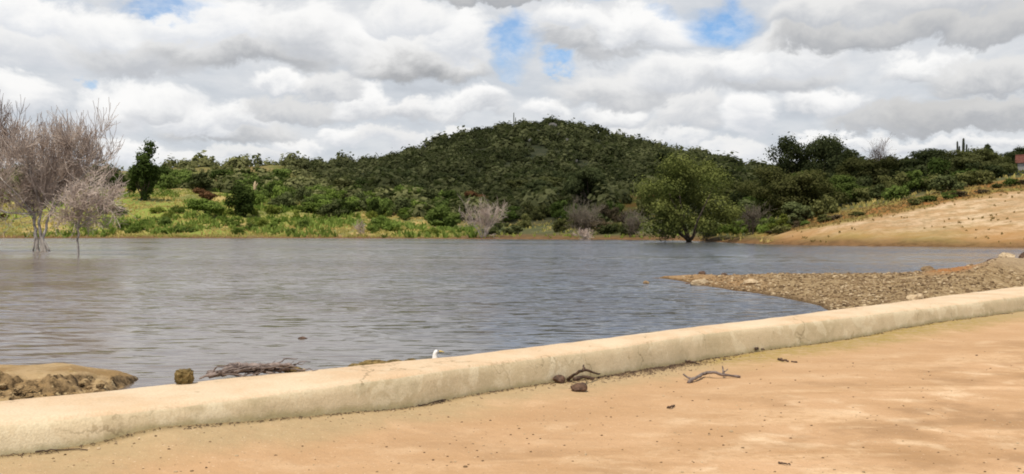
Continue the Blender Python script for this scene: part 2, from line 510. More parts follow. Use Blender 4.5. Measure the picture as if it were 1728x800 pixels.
# ------------------------------------------------------------------ ground in front of the wall
T_ = np.concatenate([np.arange(-.25, 1.2, .05), np.arange(1.25, 8, .1), np.geomspace(8.2, 90, 40)])
SG, TG = np.meshgrid(SS, T_)
Z = FOOT[None, :] * np.exp(-np.clip(TG, 0, None) / .8) + .0 * TG
Z = Z + .035 * fbm(SG / 2.3, TG / 2.3, 71, 4) * sstep(0, 2, TG) + .012 * fbm(SG / .35, TG / .35, 72, 4)
Z = Z - .02 * sstep(.25, .9, TG) * (1 - sstep(.9, 3, TG))
Xg, Yg = sn_xy(SG, NF[None, :] + .06 + TG)
m, nt = mat('sand_ground'); n = N(nt); P = n.pos()
wd = n.attr('wd'); ws = n.attr('ws')
a = n.noise(P, .55, 7, .6, .4); b = n.noise(P, 1.7, 7, .62, .3); c_ = n.noise(P, 9, 6, .65); f_ = n.noise(P, 70, 4, .7)
c = n.mix(n.rng(a, .38, .60), (.585, .365, .205), (.48, .29, .15))
c = n.mix(n.rng(b, .50, .68, 0, .85), c, (.74, .54, .345))
c = n.mix(n.rng(n.noise(P, .9, 5, .55), .50, .62, 0, .9), c, (.36, .215, .11))
c = n.mix(n.rng(c_, .56, .76, 0, .5), c, (.40, .235, .11))
sm_ = n.new('ShaderNodeMapping'); n.lk(P, sm_.inputs[0]); sm_.inputs['Rotation'].default_value = (0, 0, -.62); sm_.inputs['Scale'].default_value = (.34, 1.15, 1)
s1 = n.noise(sm_.outputs[0], .9, 6, .6, .35); s2 = n.noise(n.vmath('ADD', sm_.outputs[0], (7.3, 2.1, 0)), 1.5, 6, .62, .3)
c = n.mix(n.math('MULTIPLY', n.rng(s1, .47, .62, 0, .8), n.rng(c_, .36, .6, 1., .5)), c, (.41, .24, .115))
c = n.mix(n.math('MULTIPLY', n.rng(s2, .50, .66, 0, .7), n.rng(c_, .34, .58, .25, 1.)), c, (.69, .47, .28))
far_ = n.rng(n.math('ADD', wd, n.math('MULTIPLY', n.math('SUBTRACT', a, .5), 2.5)), .8, 3.6, .8, 0.)
c = n.mix(far_, c, n.mix(b, (.43, .25, .12), (.55, .355, .20)))
# a greyer gravelly belt lies close to the wall, with a yellow-green stain on the middle stretch
wn = n.math('ADD', wd, n.math('MULTIPLY', n.math('SUBTRACT', b, .5), 1.3))
c = n.mix(n.rng(wn, .15, .95, .75, 0.), c, n.mix(c_, (.30, .235, .125), (.50, .38, .215)))
al = n.math('MULTIPLY', n.rng(wn, .2, 1.1, 1., 0.), n.math('MULTIPLY', n.rng(ws, 9.6, 10.8), n.rng(ws, 16.5, 22., 1., 0.)))
c = n.mix(n.math('MULTIPLY', al, n.rng(c_, .38, .58, .1, .8)), c, (.30, .215, .045))
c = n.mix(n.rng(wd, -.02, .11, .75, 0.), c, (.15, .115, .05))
c = n.mix(n.rng(f_, .5, .75, 0, .6), c, (.36, .21, .11))
c = n.mix(n.rng(n.noise(P, 26, 5, .75), .52, .68, 0, .45), c, (.40, .25, .13))
c = n.mix(n.rng(n.noise(P, 42, 2, .5), .66, .74, 0, .6), c, (.72, .55, .38))
h = n.math('ADD', n.math('ADD', n.math('MULTIPLY', c_, .5), n.math('MULTIPLY', f_, .12)), n.math('MULTIPLY', b, .8))
n.out(n.principled(c, .95, n.bump(h, .75, .05), .1))
me = mesh_quads('ground', np.stack([Xg, Yg, Z], -1).reshape(-1, 3), grid_quads(len(T_), len(SS))[:, ::-1], m, True,
                {'wd': ('POINT', TG), 'ws': ('POINT', SG)})
tag(link('ground', me), kind='structure')


def ground_z(X, Y):
    s = X * D0[0] + Y * D0[1]; t = X * N0[0] + Y * N0[1] - float(np.interp(s, SS, NF)) - .06
    i = int(np.clip(np.searchsorted(T_, t), 0, len(T_) - 1)); j = int(np.clip(np.searchsorted(SS, s), 0, len(SS) - 1))
    return float(Z[i, j])


def on_ground(u, y):
    Y = yz(y, 0)
    for _ in range(6): Y = yz(y, ground_z(wx(u, Y), Y))
    return Vector((wx(u, Y), Y, ground_z(wx(u, Y), Y)))


# ------------------------------------------------------------------ lake water: a fine swell near, flat sheet beyond
m, nt = mat('lake_water'); n = N(nt); P = n.pos()
mp = n.new('ShaderNodeMapping'); n.lk(P, mp.inputs[0]); mp.inputs['Rotation'].default_value = (0, 0, .28); mp.inputs['Scale'].default_value = (.27, 1.1, 1)
gust = n.rng(n.noise(n.vmath('MULTIPLY', P, (.6, 1.5, 1)), .028, 4, .55), .40, .58, .28, 1.35)
def slope(scale, k, det=3):                        # ripples given directly as surface slopes, so they hold at any distance
    c_ = n.noise(mp.outputs[0], scale, det, .55, .3, True)
    return n.vmath('MULTIPLY', n.vmath('SUBTRACT', c_, (.5, .5, .5)), (k * .7, k, 0))
sl = n.vmath('ADD', n.vmath('ADD', slope(4.2, 1.15), slope(11.5, .95)), slope(.6, .16, 2))
sc_ = n.vmath('SCALE', sl, None); n.lk(gust, sc_.node.inputs['Scale'])
inc = n.new('ShaderNodeNewGeometry').outputs['Incoming']   # rough water shows mostly the wave sides that face the eye
vs_ = n.vmath('SCALE', n.vmath('MULTIPLY', inc, (.07, .07, 0)), None); n.lk(gust, vs_.node.inputs['Scale']); vis = vs_
bm_ = n.vmath('NORMALIZE', n.vmath('ADD', n.vmath('ADD', sc_, vis), (0, 0, 1)))
p = n.new('ShaderNodeBsdfPrincipled')
wsx = n.new('ShaderNodeSeparateXYZ'); n.lk(P, wsx.inputs[0])    # browner toward the left, slate grey toward the right
slate_mix = n.rng(n.math('ADD', n.math('DIVIDE', wsx.outputs[0], n.math('ADD', wsx.outputs[1], 1.)), n.math('MULTIPLY', n.math('SUBTRACT', n.noise(P, .06, 4, .55), .5), .7)), -.42, .18)
n.val(p.inputs['Base Color'], n.mix(slate_mix, (.170, .135, .108), (.085, .088, .098))); n.val(p.inputs['Roughness'], .12); n.val(p.inputs['IOR'], 1.333)
n.lk(bm_, p.inputs['Normal']); n.out(p.outputs[0]); M['water'] = m
mid_n = (NF + NBK) / 2
wxs, wys = sn_xy(SS, mid_n)
far = []
reach = np.concatenate([[0, .5, 1, 2, 4, 8, 16, 32, 64, 128, 260]])
Vw = []
for r in reach:                                    # strips that run from under the wall outwards across the lake
    Vw.append(np.stack([wxs - N0[0] * r * 1.0 + D0[0] * r * .0 + (SS - 9) * D0[0] * r * .12, wys - N0[1] * r + (SS - 9) * D0[1] * r * .12, np.full(len(SS), WZ)], -1))
me = mesh_quads('water', np.array(Vw).reshape(-1, 3), grid_quads(len(reach), len(SS)), m, True)
tag(link('water', me), kind='structure')

# ------------------------------------------------------------------ eroded mud bank at the left, behind the wall
xs = np.arange(-9.5, -3.2, .018); ysg = np.arange(6.6, 10.6, .018)
XM, YM = np.meshgrid(xs, ysg); UM = CX + XM / YM * F
edge = np.interp(UM, [-400, 0, 100, 190, 215, 250, 270], [8.75, 8.75, 8.8, 9.15, 9.5, 10.1, 10.5]) +   .5 * fbm(XM * 2.1, YM * 0 + 2, 81, 4) + .22 * fbm(XM * 6, YM * 6, 82, 3)
back = np.interp(UM, [-400, 0, 160, 250, 275], [9.75, 9.75, 9.9, 10.25, 10.25]) + .25 * fbm(XM * 1.6, YM * 0, 83, 3)
top = np.interp(UM, [-400, 120, 200, 255, 268], [.33, .31, .22, .10, .0]) + .05 * fbm(XM * 1.3, YM * 1.3, 86, 3)
lum = fbm(XM * 4.2, YM * 4.2, 84, 5); lum2 = np.abs(fbm(XM * 7.5, YM * 7.5, 87, 4))
ramp = .55 * sstep(-.75, .25, YM - edge + .5 * lum) + .45 * sstep(-.08, .10, YM - edge + .35 * fbm(XM * 3, YM * 3, 88, 4))
ZM = top * ramp * (1 - sstep(-.25, .12, YM - back)) - .02
low = .12 * np.exp(-np.clip(edge - YM, 0, None) / .5) * (YM < edge) * sstep(215, 165, UM)
face = sstep(.15, -.10, YM - edge) * sstep(240, 180, UM)
ZM = ZM + low + (.15 * lum - .13 * lum2 + .02) * face + .03 * fbm(XM * 5, YM * 5, 85, 4)
ZM -= .12 * sstep(205, 235, UM) * sstep(.1, -.2, YM - edge)
for _ in range(2):
    ZM[1:-1, 1:-1] = (ZM[1:-1, 1:-1] * 2 + ZM[:-2, 1:-1] + ZM[2:, 1:-1] + ZM[1:-1, :-2] + ZM[1:-1, 2:]) / 6
ZM += (.10 * fbm(XM * 8, YM * 8, 90, 4) + .05 * fbm(XM * 20, YM * 20, 89, 3)) * face + .008 * fbm(XM * 16, YM * 16, 89, 3)
m, nt = mat('mud_earth'); n = N(nt); P = n.pos()
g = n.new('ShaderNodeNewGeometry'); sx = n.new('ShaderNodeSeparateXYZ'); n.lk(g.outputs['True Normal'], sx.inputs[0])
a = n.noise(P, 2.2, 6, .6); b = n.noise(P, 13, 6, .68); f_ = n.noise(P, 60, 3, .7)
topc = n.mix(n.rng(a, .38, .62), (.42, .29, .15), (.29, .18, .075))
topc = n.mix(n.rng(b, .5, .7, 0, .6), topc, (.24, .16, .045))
sidec = n.mix(n.rng(b, .36, .62), (.045, .027, .011), (.28, .185, .09))  # crevice shade painted into the colour of the steep faces
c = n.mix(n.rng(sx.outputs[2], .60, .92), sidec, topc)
c = n.mix(n.rng(n.noise(P, 17, 2, .5), .64, .70, 0, .9), c, (.46, .34, .18))
n.out(n.principled(c, .9, n.bump(n.math('ADD', b, n.math('MULTIPLY', f_, .3)), .9, .03), .2))
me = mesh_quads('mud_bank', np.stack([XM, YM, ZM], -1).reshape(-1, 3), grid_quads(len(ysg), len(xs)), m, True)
tag(link('mud_bank', me), kind='structure')
M['mud'] = m

rc = np.random.default_rng(66)
for i in range(40):
    u_ = rc.uniform(-30, 185); Yc_ = rc.uniform(8.05, 8.7) + (u_ > 120) * .35; Xc_ = wx(u_, Yc_); q_ = .018 + .055 * rc.random() ** 2
    iz = int(np.clip(np.searchsorted(ysg, Yc_), 0, len(ysg) - 1)); jz = int(np.clip(np.searchsorted(xs, Xc_), 0, len(xs) - 1))
    Vc = stone_verts(rc, 3, (q_ * rc.uniform(.9, 1.5), q_, q_ * rc.uniform(.6, .9)), 8, .05)
    o = link('clod', mesh_quads('clod', Vc, ICO[3][1], M['mud'], False, None, 3)); o.location = (Xc_, Yc_, ZM[iz, jz] + q_ * .3)
    tag(o, 'rough clod of brown earth fallen along the broken edge of the mud bank', 'clod', 'clods of earth along the mud bank edge')

# ------------------------------------------------------------------ gravel spit at the right, behind the wall
uS = np.arange(1100, 2300, 3.); yS = np.arange(12, 40, .09)
US, YS = np.meshgrid(uS, yS); XS = (US - CX) / F * YS
ylo = np.interp(US, [1100, 1120, 1180, 1250, 1330, 1385, 1440, 1500], [30.4, 30.2, 26.4, 23.8, 21.2, 19.0, 15, 12]) + .7 * fbm(XS * .9, YS * .9, 91, 4)
yhi = np.interp(US, [1100, 1120, 1200, 1500, 1600, 1728, 2300], [30.5, 30.6, 31, 31, 31.5, 33, 38]) + .6 * fbm(XS * .8, YS * .2, 92, 4)
hgt = np.interp(US, [1100, 1120, 1200, 1300, 1400, 1500, 1560, 1640, 1690, 1728, 2000], [-.2, .03, .07, .12, .17, .21, .28, .42, .66, .62, .9])
q = np.clip((YS - ylo) / np.maximum(yhi - ylo, .1), -1, 2)
bell = sstep(0, .62, q) * (1 - sstep(.80, 1.08, q))
_ns = XS * N0[0] + YS * N0[1]; _mid = np.interp(XS * D0[0] + YS * D0[1], SS, (NF + NBK) / 2)
ZS = WZ - .25 + .25 * sstep(-.12, .02, q) * (1 - sstep(1., 1.1, q)) + hgt * bell + .10 * fbm(XS * 1.4, YS * 1.4, 93, 4) * bell + .03 * sstep(0, .1, q) * (1 - sstep(.95, 1., q))
ZS = np.minimum(ZS, .20 + .30 * np.clip(_mid - .35 - _ns, 0, None))
ZS = np.where(_ns > _mid, -1.2, ZS)
m, nt = mat('gravel_earth'); n = N(nt); P = n.pos()
a = n.noise(P, .5, 5, .6); b = n.noise(P, 4, 6, .65); f_ = n.noise(P, 16, 4, .7)
c = n.mix(n.rng(b, .36, .64), (.20, .125, .055), (.42, .295, .155))
c = n.mix(n.rng(f_, .5, .68, 0, .8), c, (.50, .38, .225))
c = n.mix(n.math('MULTIPLY', n.attr('rust'), n.rng(b, .3, .6, .5, 1)), c, (.40, .165, .05))
c = n.mix(n.math('MULTIPLY', n.attr('pale'), .75), c, n.mix(b, (.34, .245, .15), (.54, .40, .25)))
zc = n.new('ShaderNodeSeparateXYZ'); n.lk(P, zc.inputs[0])
c = n.mix(n.rng(zc.outputs[2], .09, .17, .8, 0), c, (.09, .052, .024))
n.out(n.principled(c, .95, n.bump(n.math('ADD', b, n.math('MULTIPLY', f_, .5)), 1., .08), .1))
rust = 1.3 * np.exp(-((US - 1612) / 48) ** 2 - ((YS - 28.0) / 2.6) ** 2) + .25 * sstep(1330, 1240, US)
pale = sstep(1600, 1700, US) * sstep(24, 28, YS)
me = mesh_quads('gravel_bank', np.stack([XS, YS, ZS], -1).reshape(-1, 3), grid_quads(len(yS), len(uS)), m, True,
                {'rust': ('POINT', np.clip(rust, 0, 1)), 'pale': ('POINT', pale)})
tag(link('gravel_bank', me), kind='structure')


def spit_z(u, Y):
    i = int(np.clip(np.searchsorted(yS, Y), 0, len(yS) - 1)); j = int(np.clip(np.searchsorted(uS, u), 0, len(uS) - 1))
    return float(ZS[i, j])


# loose gravel over the spit: nobody could count it
rng = np.random.default_rng(5)
vs, qs, tn, base = [], [], [], 0
bv, bf = ICO[1]
ok = 0
while ok < 9000:
    u = rng.uniform(1150, 1840); Y = rng.uniform(14, 32)
    z = spit_z(u, Y)
    if z < WZ + .012: continue
    if u > 1560 and Y > 25 and rng.random() < .85: continue
    if fbm(wx(u, Y) * .8, Y * .8, 130, 3) < -.08 and rng.random() < .7: continue
    s = .009 + .032 * rng.random() ** 3.4
    if rng.random() < .05: s *= 1.7
    v = stone_verts(rng, 1, (s * rng.uniform(.8, 1.5), s * rng.uniform(.8, 1.4), s * rng.uniform(.5, .95)), 5)
    ang = rng.uniform(0, 6.28); ca, sa = math.cos(ang), math.sin(ang)
    v = v @ np.array([[ca, sa, 0], [-sa, ca, 0], [0, 0, 1]])
    vs.append(v + np.array([wx(u, Y), Y, z + s * .1])); qs.append(bf + base); base += len(bv); tn.append(np.full(len(bf), rng.random())); ok += 1
m, nt = mat('gravel_stone'); n = N(nt)
t = n.attr('tint'); r = n.new('ShaderNodeValToRGB'); n.lk(t, r.inputs[0])
r.color_ramp.elements[0].color = (.09, .055, .027, 1); r.color_ramp.elements[1].color = (.50, .385, .24, 1)
e = r.color_ramp.elements.new(.62); e.color = (.24, .16, .085, 1)
n.out(n.principled(r.outputs[0], .9, n.bump(n.noise(n.pos(), 40, 3), .6, .01), .2)); M['gravel'] = m
me = mesh_quads('gravel', np.concatenate(vs), np.concatenate(qs), m, False, {'tint': ('FACE', np.concatenate(tn))}, 3)
tag(link('gravel', me), 'loose tan gravel stones strewn over the low spit', 'gravel', kind='stuff')


def stone(name, loc, size, matk, label, cat, rot=0, group=None, level=3, facets=11, rough=.02, seed=1):
    r_ = np.random.default_rng(seed); v = stone_verts(r_, level, size, facets, rough)
    me = mesh_quads(name, v, ICO[level][1], M[matk], False, None, 3)
    o = link(name, me); o.location = loc; o.rotation_euler.z = rot
    return tag(o, label, cat, group)


def spit_stone(u, Y, size, matk, label, seed, grp='larger stones on the gravel spit', lift=.3):
    return stone('stone', (wx(u, Y), Y, max(spit_z(u, Y), WZ - .04) + size[2] * lift), size, matk, label, 'stone', seed * 1.3, grp, 3, 9, .03, seed)


spit_stone(1180, 26.6, (.34, .22, .10), 'stone', 'pale flat stone lying in shallow water at the tip of the spit', 3)
spit_stone(1183, 30.6, (.16, .13, .12), 'stone_dark', 'dark stone standing up at the far tip of the spit', 4)
spit_stone(1090, 27.2, (.10, .10, .09), 'stone_brown', 'small brown stone alone in the lake off the spit', 5)
spit_stone(1222, 30.3, (.13, .10, .07), 'stone_dark', 'small dark stone behind the pale flat stone of the spit', 6)
spit_stone(1268, 25.5, (.20, .15, .11), 'stone', 'pale stone where the gravel spit first rises from the water', 7)
spit_stone(1160, 27.1, (.08, .09, .05), 'stone_dark', 'small dark stone in the water beside the pale flat stone', 8)
spit_stone(1565, 30.0, (.22, .16, .17), 'stone_brown', 'brown rock at the water edge left of the rusty soil', 9)
spit_stone(1638, 30.4, (.17, .13, .12), 'stone_brown', 'brown stone on the far rim above the rusty soil', 10)
spit_stone(1658, 30.6, (.17, .13, .10), 'stone_dark', 'dark stone on the far rim just past the rusty soil', 11)
spit_stone(1680, 30.6, (.30, .16, .12), 'stone_dark', 'wide flat dark stone leaning beside the sandy hump', 12)
spit_stone(1673, 30.9, (.13, .11, .10), 'stone', 'pale stone resting against the wide dark stone', 13)
spit_stone(1700, 30.0, (.26, .22, .20), 'stone', 'large pale rock crowning the sandy hump at the end of the spit', 14, lift=.2)
spit_stone(1729, 30.0, (.20, .15, .16), 'stone_dark', 'dark rock behind the hump at the edge of view', 15)
spit_stone(1540, 18.7, (.13, .10, .08), 'stone', 'pale stone in the gravel close behind the low wall', 16)
spit_stone(1551, 18.9, (.10, .08, .07), 'stone', 'smaller pale stone beside the pale one behind the low wall', 17)

# ------------------------------------------------------------------ foliage builders
def leaf_quads(rng, P0, Nn, size):
    k = len(P0)
    Nn = Nn / np.maximum(np.linalg.norm(Nn, axis=1, keepdims=True), 1e-6)
    r_ = rng.normal(size=(k, 3)); T = np.cross(Nn, r_); T /= np.maximum(np.linalg.norm(T, axis=1, keepdims=True), 1e-6)
    B = np.cross(Nn, T); s = size[:, None]; w = rng.uniform(.45, .8, (k, 1))
    V = np.stack([P0 - T * s, P0 - B * s * w + T * s * .15, P0 + T * s, P0 + B * s * w - T * s * .1], 1)
    return V.reshape(-1, 3), np.arange(k * 4).reshape(-1, 4)


def lobes_crown(rng, R, H, z0, count, lo=.26, hi=.42, flat=1., irregular=.25):
    """lobes spread through an ellipsoid crown of half-width R and height H starting at z0"""
    L = []
    for _ in range(count):
        d = rng.normal(size=3); d /= np.linalg.norm(d)
        r_ = rng.uniform(.35, .86) ** .8
        c = np.array([d[0] * R * r_, d[1] * R * r_, z0 + H / 2 + d[2] * H / 2 * r_])
        c += rng.normal(size=3) * irregular * .25 * np.array([R, R, H / 2])
        s = rng.uniform(lo, hi)
        L.append((*c, s * R * rng.uniform(.8, 1.25), s * R * rng.uniform(.8, 1.25), s * H / 2 * flat * rng.uniform(.75, 1.15)))
    return np.array(L)


def leaves_from_lobes(rng, L, n, size, up=.35, ragged=.18):
    w = (L[:, 3] * L[:, 4] * L[:, 5]) ** (2 / 3.); pick = rng.choice(len(L), n, p=w / w.sum())
    d = rng.normal(size=(n, 3)); d /= np.linalg.norm(d, axis=1, keepdims=True)
    r_ = (.45 + .55 * rng.random(n) ** .55) * (1 + ragged * rng.normal(size=n) * (rng.random(n) < .4))
    rad = L[pick, 3:6]; P0 = L[pick, :3] + d * rad * r_[:, None]
    Nn = d / rad * rad.mean(1, keepdims=True) * .9 + rng.normal(size=(n, 3)) * .36 + np.array([0, 0, up])
    lob = rng.random(len(L))
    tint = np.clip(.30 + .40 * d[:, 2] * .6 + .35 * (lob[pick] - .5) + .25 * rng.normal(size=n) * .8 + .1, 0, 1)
    V, Q = leaf_quads(rng, P0, Nn, size * rng.uniform(.6, 1.35, n))
    return V, Q, tint


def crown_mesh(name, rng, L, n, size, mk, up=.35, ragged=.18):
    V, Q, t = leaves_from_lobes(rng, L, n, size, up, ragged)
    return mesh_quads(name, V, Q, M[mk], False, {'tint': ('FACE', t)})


def limb(rng, a, b, r0, r1, mb, bend=.12, seg=6, sides=6):
    a = Vector(a); b = Vector(b); L_ = (b - a).length
    off = Vector(rng.normal(size=3)) * bend * L_
    pts = []; rad = []
    for i in range(seg + 1):
        t = i / seg
        pts.append(a.lerp(b, t) + off * math.sin(math.pi * t) + Vector(rng.normal(size=3)) * L_ * .012)
        rad.append(r0 + (r1 - r0) * t)
    mb.tube(pts, rad, sides)
    return pts


def tree(u, y, top, hw, mk, label, cat='tree', name='tree', Y=None, seed=1, stem=.28, lobes=22, n=9000, leaf=.15, lo=.26, hi=.42, flat=1., lean=0, depthf=1., trunk_r=.03, bark='bark', group=None, up=.35, ragged=.2, base_z=None):
    """u,y: where the foot shows; top: row of its tip; hw: half-width in photo pixels -> real metres at its own distance"""
    rng = np.random.default_rng(seed)
    Y = Y or depth_at(u, y)
    s = Y / F; R = hw * s; zb = base_z if base_z is not None else float(terr(u, Y)); Hh = max(wz(top, Y) - zb, 1.)
    e = empty(name, (wx(u, Y), Y, zb - .15), label, cat, group); e.rotation_euler.z = 0
    z0 = Hh * stem
    L = lobes_crown(rng, R * .95, (Hh - z0) * 1.08, z0, lobes, lo, hi, flat)
    L[:, 1] *= depthf
    L[:, 0] += lean * R * (L[:, 2] - z0) / Hh
    mb = MB(); fork = Vector((rng.normal() * .1 * R, 0, z0 * .75 + .1))
    limb(rng, (0, 0, -.3), fork, Hh * trunk_r * 1.3, Hh * trunk_r * .85, mb, .06)
    order = rng.permutation(len(L))[:min(9, len(L))]
    for i in order: limb(rng, fork, L[i, :3] * np.array([.9, .9, .96]), Hh * trunk_r * .55, Hh * trunk_r * .10, mb, .1)
    mb.build('trunk', M[bark], e, True)
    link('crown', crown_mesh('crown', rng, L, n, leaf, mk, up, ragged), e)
    return e


def bare_tree(name, loc, label, cat, spec, mats, group=None, seed=1):
    """bare branching: spec has primary limb end points, twig counts and upright pull"""
    rng = np.random.default_rng(seed)
    e = empty(name, loc, label, cat, group)
    tr = MB(); tw = MB()
    tips = []
    for st in spec['stems']:
        pts = [Vector(p) for p in st[0]]; r0, r1 = st[1]
        k = len(pts)
        fine_pts = []; rad = []
        for i in range(k - 1):
            for t in (0, .33, .66):
                fine_pts.append(pts[i].lerp(pts[i + 1], t) + Vector(rng.normal(size=3)) * .03 * (1 if i else .4)); rad.append(r0 + (r1 - r0) * (i + t) / (k - 1))
        fine_pts.append(pts[-1]); rad.append(r1)
        tr.tube(fine_pts, rad, 6)
        for _ in range(st[2]):
            j = rng.integers(int(len(fine_pts) * st[3]), len(fine_pts)); tips.append((fine_pts[j], (fine_pts[j] - fine_pts[max(j - 2, 0)]).normalized(), rad[j]))
    upb = spec['up']; L1 = spec['len']

    def grow(p, d, r_, Ln, lev):
        seg = 4; pts = [p]; rad = [r_]
        for i in range(seg):
            d = (d + Vector(rng.normal(size=3)) * spec['wig'] + Vector((0, 0, upb * (1 if lev else .6)))).normalized()
            p = p + d * Ln / seg; pts.append(p); rad.append(max(r_ * (1 - .8 * (i + 1) / seg), spec['rmin']))
        (tr if lev == 0 else tw).tube(pts, rad, 4 if lev == 0 else 3)
        if lev < spec['lev']:
            for _ in range(spec['kids'][lev]):
                j = int(rng.integers(1, seg + 1))
                dd = (d + Vector(rng.normal(size=3)) * spec['spread']).normalized()
                grow(pts[j], dd, max(rad[j] * .7, spec['rmin']), Ln * rng.uniform(.5, .85), lev + 1)
    for p, d, r_ in tips:
        dd = (d * .5 + Vector(rng.normal(size=3)) * .6 + Vector((0, 0, .25))).normalized()
        grow(p, dd, max(r_ * .5, spec['rmin'] * 1.5), L1 * rng.uniform(.6, 1.2), 0)
    tr.build('trunk', M[mats[0]], e, True); tw.build('branches', M[mats[1]], e)
    return e


# ------------------------------------------------------------------ big dead tree standing in the water at the left
Y0 = yz(424, WZ); S0 = Y0 / F


def dpt(u, y, dy=0.): return Vector((wx(u, Y0) - wx(66, Y0), dy, (424 - y) * S0))


st = [([dpt(64, 432), dpt(62, 405), dpt(58, 380), dpt(58, 362), dpt(40, 330, -.8), dpt(15, 300, -1.2)], (.13, .04), 11, .45),
      ([dpt(72, 430), dpt(70, 405), dpt(66, 375), dpt(70, 345), dpt(85, 318, .5), dpt(120, 316, .8), dpt(150, 330, 1.)], (.12, .035), 12, .45),
      ([dpt(78, 432), dpt(72, 402), dpt(80, 375), dpt(88, 350), dpt(100, 310, -.7), dpt(118, 285, -.9)], (.115, .035), 14, .4),
      ([dpt(60, 432, .4), dpt(55, 395, .4), dpt(50, 365, .5), dpt(48, 320, .9), dpt(42, 285, 1.2)], (.10, .03), 12, .4),
      ([dpt(58, 365, 0), dpt(30, 345, .5), dpt(0, 318, .8), dpt(-35, 300, 1.2)], (.08, .03), 10, .3),
      ([dpt(70, 350, 0), dpt(72, 320, -1.), dpt(68, 280, -1.6), dpt(75, 280, -2.)], (.09, .03), 11, .3),
      ([dpt(86, 355), dpt(120, 330, -.8), dpt(150, 300, -1.2), dpt(165, 290, -1.4)], (.08, .03), 13, .3),
      ([dpt(70, 352, .4), dpt(84, 315, .9), dpt(92, 265, 1.3)], (.07, .025), 14, .35),
      ([dpt(64, 360, .4), dpt(66, 320, .9), dpt(62, 262, 1.3)], (.07, .025), 13, .35),
      ([dpt(60, 362), dpt(25, 360, -1.), dpt(-10, 345, -1.5)], (.06, .03), 7, .3),
      ([dpt(84, 425), dpt(72, 404)], (.07, .07), 0, .3), ([dpt(56, 425), dpt(59, 400)], (.06, .06), 0, .3)]
bare_tree('dead_tree', (wx(66, Y0), Y0, WZ - .0), 'large bare grey dead tree with several stems rising out of the lake', 'tree',
          dict(stems=st, up=.22, len=1.9, wig=.14, lev=2, kids=(9, 6, 0), spread=.62, rmin=.0135), ('dead', 'twig'), 'bare trees at the left shore', 21)
Y1 = yz(431, WZ); S1 = Y1 / F


def ept(u, y, dy=0.): return Vector((wx(u, Y1) - wx(133, Y1), dy, (430 - y) * S1))


st = [([ept(133, 436), ept(131, 405), ept(133, 375), ept(140, 345), ept(150, 330)], (.055, .025), 14, .45),
      ([ept(132, 395), ept(120, 370, .3), ept(112, 345, .5)], (.03, .015), 9, .3),
      ([ept(133, 385), ept(155, 365, -.4), ept(180, 345, -.6)], (.03, .015), 11, .3)]
bare_tree('dead_tree', (wx(133, Y1), Y1, WZ), 'small thin-stemmed dead tree with pale drooping twigs in the lake beside the big one', 'tree',
          dict(stems=st, up=.02, len=1.25, wig=.24, lev=2, kids=(8, 6, 0), spread=.8, rmin=.012), ('dead', 'twig'), 'bare trees at the left shore', 22)
Y2 = 72.; S2 = Y2 / F


def fpt(u, y, dy=0.): return Vector((wx(u, Y2) - wx(-45, Y2), dy, (418 - y) * S2))


st = [([fpt(-45, 425), fpt(-48, 380), fpt(-40, 320), fpt(-25, 280, .6), fpt(-14, 235, .8)], (.16, .04), 14, .4),
      ([fpt(-42, 400), fpt(-60, 340, 1.), fpt(-75, 290, 1.2), fpt(-80, 245, 1.2)], (.10, .03), 12, .4),
      ([fpt(-42, 360), fpt(-15, 320, -1.), fpt(10, 270, -1.3), fpt(20, 250, -1.5)], (.10, .03), 13, .35)]
t3 = bare_tree('dead_tree', (wx(-45, Y2), Y2, WZ), 'tall half-bare tree with rusty leaf clusters cut by the frame edge', 'tree',
               dict(stems=st, up=.22, len=1.9, wig=.14, lev=2, kids=(8, 6, 0), spread=.55, rmin=.013), ('dead', 'twig_red'), 'bare trees at the left shore', 23)
rg = np.random.default_rng(4)
L = np.array([(*fpt(u, y, rg.uniform(-1, 1)), r_, r_, r_ * .7) for u, y, r_ in ((0, 330, .7), (-12, 345, .9), (-2, 258, .6), (-20, 300, .8), (-60, 300, 1.), (8, 360, .4), (-40, 250, .7), (3, 305, .5))])
link('leaves', crown_mesh('leaves', rg, L, 900, .09, 'rust', .2, .5), t3)

# bare pale shrubs along the shores
def bare_shrub(u, y, top, hw, label, seed, mats=('dead', 'twig'), Y=None, n=12, kids=(5, 4, 0), rm=.014):
    Y = Y or depth_at(u, y); s = Y / F; r_ = np.random.default_rng(seed); stems = []
    W = hw * s; H = max(wz(top, Y) - max(float(terr(u, Y)), WZ - .1), .6)
    for _ in range(n):
        a = r_.uniform(0, 6.28); k = r_.uniform(.15, .75)
        stems.append(([Vector((0.1 * math.cos(a), .1 * math.sin(a), -.3)), Vector((W * k * .4 * math.cos(a), W * k * .3 * math.sin(a), H * .3)), Vector((W * k * math.cos(a), W * k * .6 * math.sin(a), H * r_.uniform(.5, .75)))], (H * .014, H * .006), 4, .35))
    return bare_tree('bare_shrub', (wx(u, Y), Y, max(float(terr(u, Y)), WZ - .1)), label, 'shrub', dict(stems=stems, up=.13, len=H * .38, wig=.2, lev=2, kids=kids, spread=.6, rmin=rm), mats, 'bare shrubs by the water', seed)


